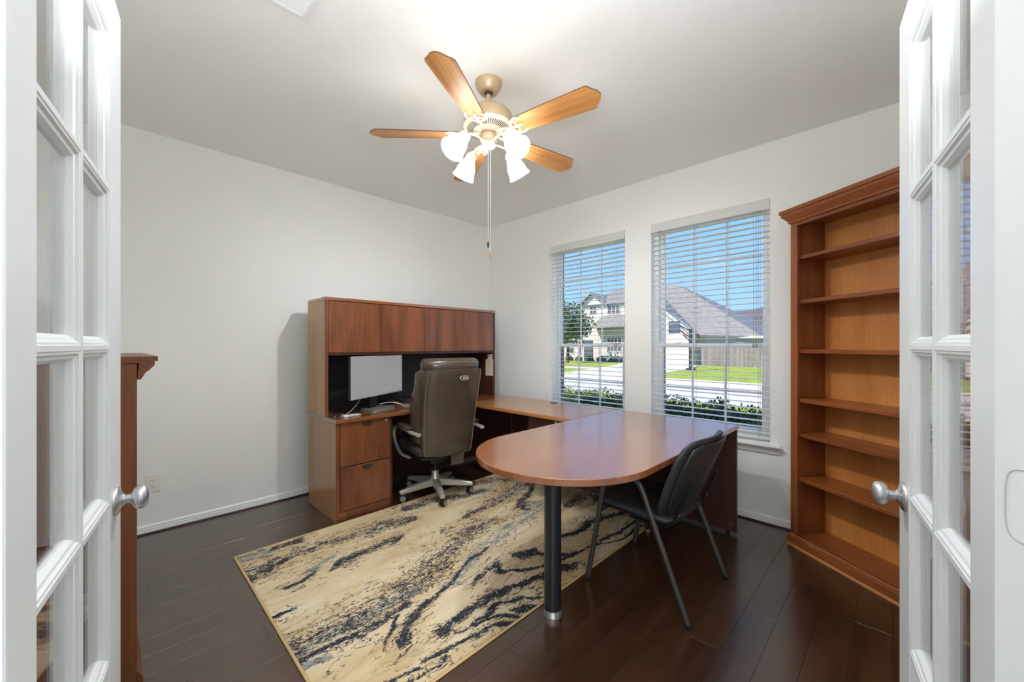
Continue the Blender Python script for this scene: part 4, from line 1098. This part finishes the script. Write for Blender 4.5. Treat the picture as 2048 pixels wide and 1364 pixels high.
for wa in (-24, 48, 120, 192, 264):
    a = R(wa - 78)
    ca, sa = math.cos(a), math.sin(a)
    def P(r, s, z): return (ca * r - sa * s, sa * r + ca * s, z)
    rr = []
    for (r, hw2, zt, zb) in ((0.035, 0.030, 0.140, 0.080), (0.12, 0.026, 0.130, 0.076), (0.24, 0.022, 0.108, 0.072), (0.315, 0.019, 0.094, 0.068), (0.322, 0.016, 0.090, 0.070)):
        rr.append([P(r, -hw2, zb), P(r, hw2, zb), P(r, hw2, zt - 0.006), P(r, hw2 * 0.7, zt), P(r, -hw2 * 0.7, zt), P(r, -hw2, zt - 0.006)])
    lg = obj('base_leg', MB().loft(rr), M['alu'], t)
    cm = MB()
    sp_ = R(wa * 2.3)
    cs_, ss_ = math.cos(sp_), math.sin(sp_)
    cc = (ca * 0.305, sa * 0.305)
    wcx, wcy = cc[0] - ss_ * 0.012, cc[1] + cs_ * 0.012
    for s in (-1, 1):
        cm.cur = 0
        c_ = (wcx + cs_ * s * 0.012, wcy + ss_ * s * 0.012, 0.0305)
        cm.lathe([(0.0, -0.0095), (0.027, -0.0095), (0.0302, -0.007), (0.0302, 0.007), (0.027, 0.0095), (0.0, 0.0095)], c_, (cs_ * s, ss_ * s, 0), 20)
        cm.cur = 1
        cm.lathe([(0.023, 0.0096), (0.022, 0.012), (0.0, 0.013)], c_, (cs_ * s, ss_ * s, 0), 18)
    cm.cur = 0
    cm.tube([(cc[0], cc[1], 0.03), (cc[0], cc[1], 0.072)], 0.007, 8)
    cm.rbox((cc[0] - 0.008, cc[1] - 0.008, 0.045), (cc[0] + 0.008, cc[1] + 0.008, 0.058), 0.003)
    obj('caster', cm, [M['dark_plastic'], M['grey_plastic']], lg, True, 40)

# ------------------------------------------------------------------ guest chair
t = thing('guest_chair', 'black padded guest chair with gunmetal tube frame at the conference desk', 'chair', (-0.955, 2.105, 0))
for yy in (1.838, 2.372):
    path = [(-1.222, 0.014), (-1.19, 0.18), (-1.155, 0.37), (-1.122, 0.55), (-1.113, 0.59), (-1.095, 0.615), (-1.065, 0.626), (-0.99, 0.626), (-0.945, 0.617), (-0.918, 0.594), (-0.90, 0.56), (-0.85, 0.43), (-0.765, 0.215), (-0.684, 0.012)]
    obj('side_frame', MB().tube([(a, yy, b) for a, b in path], 0.0125, 10, True, 1.15), M['gunmetal'], t, True, 60)
    for (a, b) in ((-1.2225, 0.0005), (-0.683, 0.0005)):
        obj('foot_cap', MB().lathe([(0.013, b), (0.0155, b + 0.004), (0.0155, b + 0.020), (0.0135, b + 0.022)], (a, yy, 0), (0, 0, 1), 12), M['dark_plastic'], t, True)
for (xx, zz) in ((-1.150, 0.398), (-0.850, 0.395)):
    obj('cross_bar', MB().tube([(xx, 1.850, zz), (xx, 2.36, zz)], 0.010, 8), M['gunmetal'], t, True)
rr = []
for x_, a, b, z_ in zip((-1.205, -1.195, -1.15, -1.02, -0.90, -0.81, -0.775), (0.17, 0.205, 0.228, 0.236, 0.236, 0.226, 0.20), (0.008, 0.018, 0.026, 0.028, 0.027, 0.024, 0.014), (0.432, 0.438, 0.444, 0.442, 0.436, 0.432, 0.436)):
    rr.append([(x_, 2.105 + y_, z_ + yy) for (y_, yy, _) in ring((0, 0, 0), a, b, 3.2, 32)])
obj('seat', MB().loft(rr), M['vinyl_seat'], t, True, 60)
rr = []
for x_, a, b in zip((-1.19, -1.17, -1.0, -0.82, -0.78), (0.15, 0.215, 0.226, 0.216, 0.17), (0.004, 0.007, 0.008, 0.007, 0.004)):
    rr.append([(x_, 2.105 + y_, 0.414 + yy) for (y_, yy, _) in ring((0, 0, 0), a, b, 3.2, 28)])
obj('seat_shell', MB().loft(rr), M['shell'], t, True, 60)
def bline(z): return -0.80 + 0.42 * (z - 0.42) + 0.05 * ((z - 0.42) / 0.42) ** 2 * 0.0
bz = [0.430, 0.445, 0.50, 0.58, 0.66, 0.74, 0.80, 0.830, 0.842]
bw = [0.15, 0.19, 0.218, 0.232, 0.240, 0.243, 0.232, 0.205, 0.15]
rr = [ring((0, 0, z), a, b, 3.4, 36, 0.0) for z, a, b in zip(bz, bw, (0.010, 0.018, 0.024, 0.025, 0.024, 0.023, 0.020, 0.016, 0.008))]
pad = [[(bline(p[2]) - 0.022 + p[1] - 0.055 * (p[0] / 0.24) ** 2, 2.085 + p[0], p[2]) for p in r] for r in rr]
obj('back_pad', MB().loft(pad), M['vinyl_seat'], t, True, 60)
rr = [ring((0, 0, z), a - 0.018, b, 3.6, 36, 0.0) for z, a, b in zip(bz[:-1] + [0.828], bw, (0.005, 0.009, 0.011, 0.011, 0.011, 0.011, 0.010, 0.008, 0.004))]
rr = rr[:-2] + [ring((0, 0, 0.818), 0.175, 0.006, 3.6, 36)]
shl = [[(bline(p[2]) + 0.009 + p[1] - 0.055 * (p[0] / 0.24) ** 2, 2.085 + p[0], p[2]) for p in r] for r in rr]
obj('back_shell', MB().loft(shl), M['shell'], t, True, 60)
for yy in (1.895, 2.275):
    br = spline([(-1.0, yy, 0.400), (-0.90, yy, 0.396), (-0.82, yy, 0.402), (-0.775, yy, 0.432), (-0.745, yy, 0.50), (-0.712, yy, 0.585), (-0.700, yy, 0.615)], 6)
    obj('back_bracket', MB().tube(br, 0.013, 8, True, 0.5), M['dark_plastic'], t, True, 60)
    obj('bracket_bolt', MB().lathe([(0.007, 0.0), (0.007, 0.004), (0.0, 0.006)], (-0.752, yy, 0.475), (1, 0, -0.4), 8), M['alu'], t, True)

# ------------------------------------------------------------------ tall corner bookcase
t = thing('tall_bookcase', 'tall cherry bookcase with empty shelves set across the corner', 'bookcase', (-0.519, 3.087, 0), R(-34.556), local=True)
BW, BD = 0.92, 0.262
y0 = 0.012
obj('side_panel', MB().box((0.012, y0 + 0.021, 0.0), (0.030, BD, 2.10)), M['case'], t)
obj('side_panel', MB().box((BW - 0.030, y0 + 0.021, 0.0), (BW - 0.012, BD, 2.10)), M['case'], t)
obj('face_stile', MB().rbox((0.006, y0, 0.066), (0.052, y0 + 0.020, 2.085), 0.002), M['case'], t)
obj('face_stile', MB().rbox((BW - 0.052, y0, 0.066), (BW - 0.006, y0 + 0.020, 2.085), 0.002), M['case'], t)
obj('face_header', MB().rbox((0.0525, y0, 2.045), (BW - 0.0525, y0 + 0.020, 2.085), 0.002), M['case_x'], t)
obj('back_panel', MB().box((0.031, BD - 0.010, 0.05), (BW - 0.031, BD - 0.002, 2.09)), M['case_back'], t)
obj('top_panel', MB().box((0.031, y0 + 0.021, 2.075), (BW - 0.031, BD - 0.011, 2.095)), M['case_x'], t)
for zt in (1.855, 1.573, 1.257, 0.943, 0.721, 0.436):
    obj('shelf', MB().rbox((0.0305, y0 + 0.026, zt - 0.024), (BW - 0.0305, BD - 0.0105, zt), 0.0025), M['case_x'], t)
obj('bottom_shelf', MB().rbox((0.0305, y0 + 0.0212, 0.055), (BW - 0.0305, BD - 0.0105, 0.070), 0.002), M['case_x'], t)
cp = [(0.0, 0.0), (0.010, 0.0), (0.012, 0.008), (0.010, 0.012), (0.014, 0.018), (0.024, 0.030), (0.033, 0.042), (0.038, 0.046), (0.038, 0.062), (0.046, 0.064), (0.046, 0.086), (0.0, 0.086)]
obj('crown_moulding', MB().sweep([(0.010, 0.20, 2.068), (0.010, y0 - 0.001, 2.068), (BW - 0.010, y0 - 0.001, 2.068), (BW - 0.010, 0.20, 2.068)], cp, [(-1, 0), (-1, -1), (1, -1), (1, 0)])
    .box((0.011, y0, 2.11), (BW - 0.011, 0.22, 2.152)), M['case_x'], t)
bp_ = [(0.0, 0.0), (0.014, 0.0), (0.014, 0.050), (0.011, 0.056), (0.013, 0.061), (0.010, 0.068), (0.004, 0.072), (0.0, 0.072)]
obj('base_moulding', MB().sweep([(0.011, 0.215, 0.0006), (0.011, y0 - 0.0005, 0.0006), (BW - 0.011, y0 - 0.0005, 0.0006), (BW - 0.011, 0.215, 0.0006)], bp_, [(-1, 0), (-1, -1), (1, -1), (1, 0)]), M['case_x'], t)
obj('shoe_strip', MB().sweep([(-0.004, 0.0, 0.0006), (BW + 0.004, 0.0, 0.0006)], [(0.0032, 0.0), (0.012, 0.0), (0.010, 0.007), (0.0032, 0.011)], [(0, -1), (0, -1)]), M['shoe_light'], t)

# ------------------------------------------------------------------ low bookcase behind the left door
LX1, LX0, LY1, LY0, LZ = -1.984, -2.90, 0.072, -0.285, 1.243
t = thing('low_bookcase', 'low brown bookcase with crown moulding beside the left french door', 'bookcase', ((LX0 + LX1) / 2, (LY0 + LY1) / 2, 0))
obj('side_panel', MB().rbox((LX1 - 0.022, LY0, 0.0006), (LX1, LY1, LZ - 0.026), 0.0015), M['cabinet'], t)
obj('side_panel', MB().rbox((LX0, LY0, 0.0006), (LX0 + 0.022, LY1, LZ - 0.026), 0.0015), M['cabinet'], t)
obj('back_panel', MB().box((LX0 + 0.0225, LY0, 0.05), (LX1 - 0.0225, LY0 + 0.008, LZ - 0.026)), M['cabinet'], t)
obj('top_panel', MB().rbox((LX0 - 0.004, LY0, LZ - 0.0255), (LX1 + 0.003, LY1 + 0.006, LZ), 0.0015), M['cabinet'], t)
for z in (0.09, 0.48, 0.86):
    obj('shelf', MB().rbox((LX0 + 0.0225, LY0 + 0.0085, z - 0.022), (LX1 - 0.0225, LY1 - 0.004, z), 0.002), M['cabinet'], t)
cpl = [(0.0, 0.0), (0.010, 0.0), (0.014, 0.008), (0.018, 0.016), (0.023, 0.026), (0.033, 0.034), (0.037, 0.040), (0.043, 0.046), (0.047, 0.052), (0.047, 0.066), (0.056, 0.066), (0.056, 0.084), (0.0, 0.084)]
obj('crown_moulding', MB().sweep([(LX0 - 0.003, LY1 + 0.0005, LZ - 0.084), (LX1 + 0.0035, LY1 + 0.0005, LZ - 0.084)], [(o_, h_) if h_ < 0.084 - 0.0256 or o_ > 0.006 else (0.0065, h_) for o_, h_ in cpl], [(0, 1), (0, 1)]), M['cabinet'], t)
obj('base_moulding', MB().sweep([(LX0, LY1 + 0.0005, 0.0006), (LX1, LY1 + 0.0005, 0.0006)], [(0, 0), (0.016, 0), (0.016, 0.065), (0.010, 0.080), (0.004, 0.092), (0, 0.095)], [(0, 1), (0, 1)]), M['cabinet'], t)
t = thing('desk_tray', 'flat black tray on top of the low brown bookcase', 'tray', (-2.25, -0.1, LZ))
obj('tray_body', MB().loft([[(-2.50, -0.20, LZ + 0.004), (-2.03, -0.20, LZ + 0.004), (-2.03, 0.022, LZ + 0.004), (-2.50, 0.022, LZ + 0.004)], [(-2.50, -0.20, LZ + 0.016), (-2.05, -0.20, LZ + 0.016), (-2.05, 0.004, LZ + 0.016), (-2.50, 0.004, LZ + 0.016)]]), M['dark_plastic'], t)
ft = MB()
for a in (-2.45, -2.08):
    for b in (-0.17, -0.01): ft.lathe([(0.012, LZ + 0.0003), (0.012, LZ + 0.0042)], (a, b, 0), (0, 0, 1), 10)
obj('tray_feet', ft, M['dark_plastic'], t)

# ------------------------------------------------------------------ outside: street, lawns, hedge, houses
g = -0.35
def flat(name, poly, z0, z1, mat, label, cat, kind='structure'):
    return tag(obj(name, MB().prism(poly, z0, z1), mat), label, cat, None, kind)
flat('ground', [(-120, YW + 0.28), (60, YW + 0.28), (60, 140), (-120, 140)], g - 0.2, g - 0.03, M['lawn'], 'grassy ground beyond the street', 'ground')
flat('front_lawn', [(-30, YW + 0.29), (20, YW + 0.29), (20, 11.9), (-30, 11.9)], g - 0.029, g, M['lawn'], 'strip of green front lawn behind the hedge', 'lawn')
flat('street', [(-90, 11.92), (40, 11.92), (40, 18.3), (-90, 18.3)], g - 0.029, g - 0.01, M['road'], 'pale concrete street outside the windows', 'street')
flat('curb', [(-90, 18.31), (40, 18.31), (40, 18.52), (-90, 18.52)], g - 0.029, g + 0.07, M['concrete'], 'pale curb along the far side of the street', 'curb')
flat('driveway', [(-13.8, 18.53), (-9.5, 18.53), (-9.7, 22.3), (-10.2, 27.7), (-11.5, 33.4), (-18.5, 33.4), (-16.5, 29)], g - 0.029, g + 0.03, M['concrete'], 'wide pale concrete driveway across the street', 'driveway')
flat('right_lawn', [(-9.48, 18.53), (12, 18.53), (12, 31), (-6, 31), (-10.15, 27.7), (-9.68, 22.3)], g - 0.029, g + 0.02, M['lawn'], 'bright green lawn in front of the fence', 'lawn')
flat('left_lawn', [(-60, 18.53), (-13.85, 18.53), (-16.55, 29), (-18.0, 32.4), (-60, 32.4)], g - 0.029, g + 0.02, M['lawn'], 'green lawn in front of the white two-storey house', 'lawn')
flat('sidewalk', [(-60, 23.0), (-14.95, 23.0), (-15.2, 24.0), (-60, 24.0)], g + 0.0201, g + 0.04, M['concrete'], 'pale sidewalk crossing the left lawn', 'sidewalk')

# hedge: rounded core plus leaf sprays
hx0, hx1, hy0, hy1, hzt = -5.2, 1.2, 4.55, 5.35, 0.53
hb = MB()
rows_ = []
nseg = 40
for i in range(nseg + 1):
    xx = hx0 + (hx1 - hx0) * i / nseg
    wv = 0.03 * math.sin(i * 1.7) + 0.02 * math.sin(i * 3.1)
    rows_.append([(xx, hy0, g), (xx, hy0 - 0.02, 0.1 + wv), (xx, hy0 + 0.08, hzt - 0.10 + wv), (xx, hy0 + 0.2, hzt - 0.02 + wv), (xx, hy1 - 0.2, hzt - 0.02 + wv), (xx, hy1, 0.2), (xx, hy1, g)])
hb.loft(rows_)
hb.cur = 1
rnd = random.Random(5)
for k in range(9000):
    u = rnd.random()
    xx = rnd.uniform(hx0, hx1)
    i = (xx - hx0) / (hx1 - hx0) * nseg
    wv = 0.03 * math.sin(i * 1.7) + 0.02 * math.sin(i * 3.1)
    if u < 0.5: c = Vector((xx, rnd.uniform(hy0, hy1), hzt + wv + rnd.uniform(-0.06, 0.05)))
    else: c = Vector((xx, hy0 + rnd.uniform(-0.05, 0.05), rnd.uniform(g + 0.1, hzt + wv)))
    d = Vector((rnd.uniform(-1, 1), rnd.uniform(-1, 1), rnd.uniform(0.0, 1.2))).normalized()
    s = d.cross(Vector((rnd.uniform(-1, 1), rnd.uniform(-1, 1), rnd.uniform(-1, 1)))).normalized()
    L = rnd.uniform(0.035, 0.06); w_ = L * 0.28
    up = d.cross(s) * (L * 0.12)
    hb.add([c, c + d * L * 0.5 + s * w_ + up, c + d * L, c + d * L * 0.5 - s * w_ + up], [(0, 1, 2), (0, 2, 3)])
tag(obj('hedge', hb, [M['hedge_core'], M['leaf']]), 'clipped dark green hedge just outside the windows', 'hedge', None, 'stuff')

def tree(x, y, h, r, label, nl=3500):
    t = thing('front_yard_tree', label, 'tree', (x, y, g))
    obj('trunk', MB().tube([(x, y, g + 0.0), (x + 0.05, y, g + h * 0.25), (x - 0.05, y, g + h * 0.55)], [0.16, 0.12, 0.07], 8), M['bark'], t, True)
    cm = MB(); rnd = random.Random(11)
    for k in range(nl):
        th = rnd.uniform(0, 2 * PI); ph = math.acos(rnd.uniform(-1, 1)); rr_ = rnd.uniform(0.6, 1.0) * r * (0.85 + 0.2 * math.sin(3 * th) + 0.1 * math.sin(5 * ph))
        c = Vector((x + rr_ * math.sin(ph) * math.cos(th), y + rr_ * math.sin(ph) * math.sin(th), g + h * 0.62 + rr_ * math.cos(ph) * h * 0.36 / r))
        d = Vector((rnd.uniform(-1, 1), rnd.uniform(-1, 1), rnd.uniform(-1, 1))).normalized()
        s = d.cross(Vector((rnd.uniform(-1, 1), rnd.uniform(-1, 1), rnd.uniform(-1, 1)))).normalized()
        L = rnd.uniform(0.18, 0.34); w_ = L * 0.35
        cm.add([c, c + d * L * 0.5 + s * w_, c + d * L, c + d * L * 0.5 - s * w_], [(0, 1, 2), (0, 2, 3)])
    o = obj('crown', cm, M['tree_leaf'], t); o['kind'] = 'stuff'
tree(-21.8, 29.5, 5.6, 2.2, 'rounded green tree in front of the white two-storey house')

def shrub(x, y, r, label):
    cm = MB(); rnd = random.Random(int(abs(x) * 100))
    cm.lathe([(r * 0.9, g + 0.02), (r, g + r * 0.5), (r * 0.7, g + r), (0.0, g + r * 1.15)], (x, y, 0), (0, 0, 1), 10)
    for k in range(260):
        th = rnd.uniform(0, 2 * PI); ph = rnd.uniform(0, PI / 2)
        c = Vector((x + r * math.cos(th) * math.cos(ph), y + r * math.sin(th) * math.cos(ph), g + 0.05 + r * math.sin(ph)))
        d = Vector((rnd.uniform(-1, 1), rnd.uniform(-1, 1), rnd.uniform(-0.2, 1))).normalized()
        s = d.cross(Vector((rnd.uniform(-1, 1), rnd.uniform(-1, 1), rnd.uniform(-1, 1)))).normalized()
        L = 0.16; cm.add([c, c + d * L * 0.5 + s * 0.05, c + d * L, c + d * L * 0.5 - s * 0.05], [(0, 1, 2), (0, 2, 3)])
    tag(obj('foundation_shrub', cm, M['tree_leaf']), label, 'shrub', 'shrubs along the white house front')
for k, (x, r) in enumerate(((-24.6, 0.40), (-23.4, 0.34), (-22.1, 0.40), (-20.8, 0.42), (-19.5, 0.36), (-18.2, 0.40))):
    shrub(x, 33.6, r, '%s of the six low shrubs along the pale two-storey house' % ('leftmost', 'second from the left', 'third from the left', 'third from the right', 'second from the right', 'rightmost')[k])

def far_window(x0, x1, z0, z1, y, parent, nx_=1, nz_=1):
    f = MB(); b = 0.07
    f.box((x0 - b, y - 0.06, z0 - b), (x1 + b, y - 0.001, z0)).box((x0 - b, y - 0.06, z1), (x1 + b, y - 0.001, z1 + b)).box((x0 - b, y - 0.06, z0), (x0, y - 0.001, z1)).box((x1, y - 0.06, z0), (x1 + b, y - 0.001, z1))
    for k in range(1, nx_):
        xm = x0 + (x1 - x0) * k / nx_; f.box((xm - 0.025, y - 0.05, z0), (xm + 0.025, y - 0.012, z1))
    for k in range(1, nz_):
        zm = z0 + (z1 - z0) * k / nz_; f.box((x0, y - 0.049, zm - 0.025), (x1, y - 0.013, zm + 0.025))
    o = obj('window', f, M['siding'], parent)
    obj('pane', MB().box((x0, y - 0.012, z0), (x1, y - 0.002, z1)), M['window_dark'], o)

# white two-storey house seen through the left window
t = thing('two_storey_house', 'pale two-storey house across the street, seen through the left window', 'house', (-21, 38, g))
obj('wall', MB().box((-26, 34.6, g), (-17.4, 44, 2.85)), M['stone'], t)
obj('upper_wall', MB().box((-24.0, 34.7, 2.86), (-17.4, 44, 5.3)), M['siding'], t)
obj('gable_wall', MB().prism([(-24.0, 5.301), (-21.0, 5.301), (-22.5, 6.45)], 34.7, 34.95, 'y'), M['siding'], t)
obj('roof', MB().prism([(-24.5, 5.12), (-22.5, 6.62), (-20.5, 5.12), (-20.7, 5.12), (-22.5, 6.47), (-24.3, 5.12)], 34.3, 40, 'y'), M['roof'], t)
obj('roof', MB().add([(-24.6, 34.4, 5.31), (-17.15, 34.4, 5.31), (-17.15, 44.6, 5.31), (-24.6, 44.6, 5.31), (-22.6, 39.5, 7.4), (-18.2, 39.5, 7.4)], [(0, 3, 2, 1), (0, 1, 5, 4), (1, 2, 5), (2, 3, 4, 5), (3, 0, 4)]), M['roof'], t)
obj('porch_roof', MB().add([(-22.0, 33.2, 2.95), (-17.2, 33.2, 2.95), (-17.2, 34.68, 2.95), (-22.0, 34.68, 2.95), (-21.2, 34.68, 4.25), (-17.6, 34.68, 4.25)], [(0, 3, 2, 1), (0, 1, 5, 4), (1, 2, 5), (2, 3, 4, 5), (3, 0, 4)]), M['roof'], t)
far_window(-22.75, -22.05, 4.5, 5.15, 34.7, t, 2, 2)
far_window(-20.7, -19.4, 4.35, 5.1, 34.7, t, 3, 2)
far_window(-18.6, -17.9, 4.4, 5.15, 34.7, t, 1, 2)
far_window(-20.7, -19.2, 0.7, 1.95, 34.6, t, 4, 3)
far_window(-25.3, -24.7, 0.4, 1.7, 34.6, t, 1, 2)
far_window(-23.95, -23.75, 0.2, 1.6, 34.6, t)
obj('entry_door', MB().box((-23.4, 34.5, g + 0.05), (-22.4, 34.595, 1.75)), M['window_dark'], t)

# house with the long hip roof seen through the right window
t = thing('garage_house', 'cream brick house with steep grey hip roof, seen through the right window', 'house', (-15, 38, g))
obj('wall', MB().box((-16.9, 34.0, g), (-12.3, 46, 2.5)), M['stone'], t)
obj('wing_wall', MB().box((-12.29, 35.4, g), (-8.3, 44, 2.1)), M['stone'], t)
obj('gable_wall', MB().prism([(-16.9, 2.501), (-12.3, 2.501), (-15.6, 5.25), (-16.9, 5.25)], 34.0, 34.25, 'y'), M['stone'], t)
obj('roof', MB().add([(-17.0, 33.8, 2.3), (-7.5, 35.0, 1.95), (-7.5, 46.5, 1.95), (-17.0, 46.5, 2.3), (-16.95, 39.1, 7.3), (-15.55, 39.0, 7.25)], [(0, 3, 2, 1), (0, 1, 5, 4), (1, 2, 5), (2, 3, 4, 5), (3, 0, 4)]), M['roof'], t)
obj('roof', MB().prism([(-12.0, 2.2), (-16.6, 6.15), (-17.0, 5.8), (-17.0, 5.55), (-16.6, 5.9), (-12.35, 2.2)], 33.6, 38.0, 'y'), M['roof'], t)
obj('rake_board', MB().prism([(-11.95, 2.12), (-16.6, 6.10), (-16.6, 5.84), (-12.25, 2.12)], 33.50, 33.59, 'y'), M['siding'], t)
obj('fascia', MB().add([(-12.1, 34.95, 1.98), (-7.45, 34.90, 1.80), (-7.45, 34.99, 1.80), (-12.1, 35.03, 1.98), (-12.1, 34.95, 2.16), (-7.45, 34.90, 1.98), (-7.45, 34.99, 1.98), (-12.1, 35.03, 2.16)], [(0, 3, 2, 1), (4, 5, 6, 7), (0, 1, 5, 4), (1, 2, 6, 5), (2, 3, 7, 6), (3, 0, 4, 7)]), M['siding'], t)

t = thing('distant_house', 'grey-roofed house with three windows behind the fence', 'house', (-12, 66, g))
obj('wall', MB().box((-17.0, 60, g), (-3, 72, 4.05)), M['siding'], t)
obj('roof', MB().add([(-18.5, 59.2, 4.0), (-2, 59.2, 4.0), (-2, 73, 4.0), (-18.5, 73, 4.0), (-12.5, 65, 7.3), (-8, 65, 7.3)], [(0, 3, 2, 1), (0, 1, 5, 4), (1, 2, 5), (2, 3, 4, 5), (3, 0, 4)]), M['roof_d'], t)
obj('roof', MB().add([(-27, 66, 3.2), (-12, 66, 3.2), (-12, 76, 3.2), (-27, 76, 3.2), (-20.5, 71, 6.7), (-13, 71, 6.9)], [(0, 3, 2, 1), (0, 1, 5, 4), (1, 2, 5), (2, 3, 4, 5), (3, 0, 4)]), M['roof_d'], t)
for k in range(3): far_window(-15.0 + 1.02 * k, -14.35 + 1.02 * k, 2.95, 3.85, 60.0, t, 1, 2)

fe = thing('board_fence', 'weathered grey-brown board fence beyond the right lawn', 'fence', (-8, 33.4, g))
first = None
x = -11.4
while x < -1.5:
    hgt = 1.45 + random.uniform(-0.015, 0.015)
    p_ = obj('picket', MB().prism([(x, g), (x + 0.137, g), (x + 0.137, g + hgt - 0.03), (x + 0.11, g + hgt), (x + 0.027, g + hgt), (x, g + hgt - 0.03)], 33.40, 33.42, 'y'), M['fence'], fe)
    x += 0.142
for z in (g + 0.35, g + 1.1): obj('fence_rail', MB().box((-11.4, 33.421, z), (-1.5, 33.46, z + 0.09)), M['fence'], fe)

bh = thing('basketball_hoop', 'dark-poled basketball hoop beside the driveway across the street', 'basketball hoop', (-9.55, 26.0, g))
obj('pole', MB().box((-9.63, 25.93, g + 0.03), (-9.45, 26.07, 2.35)), M['hoop'], bh)
obj('pole_base', MB().rbox((-9.78, 25.8, g + 0.031), (-9.3, 26.2, g + 0.16), 0.03), M['hoop'], bh)
obj('backboard', MB().rbox((-10.95, 25.95, 2.05), (-10.2, 26.0, 2.85), 0.02), M['window_dark'], bh)
obj('extension_arm', MB().tube([(-9.55, 26.0, 1.75), (-10.5, 26.02, 2.45)], 0.05, 6).tube([(-9.55, 26.0, 2.15), (-10.45, 26.03, 2.7)], 0.05, 6).tube([(-9.3, 26.0, 1.25), (-10.0, 26.0, 1.95)], 0.045, 6), M['hoop'], bh)
obj('rim', MB().lathe([(0.225, 0.0), (0.24, 0.0), (0.24, 0.02), (0.225, 0.02)], (-10.9, 25.7, 2.2), (0, 0, 1), 16, True), M['hoop'], bh)
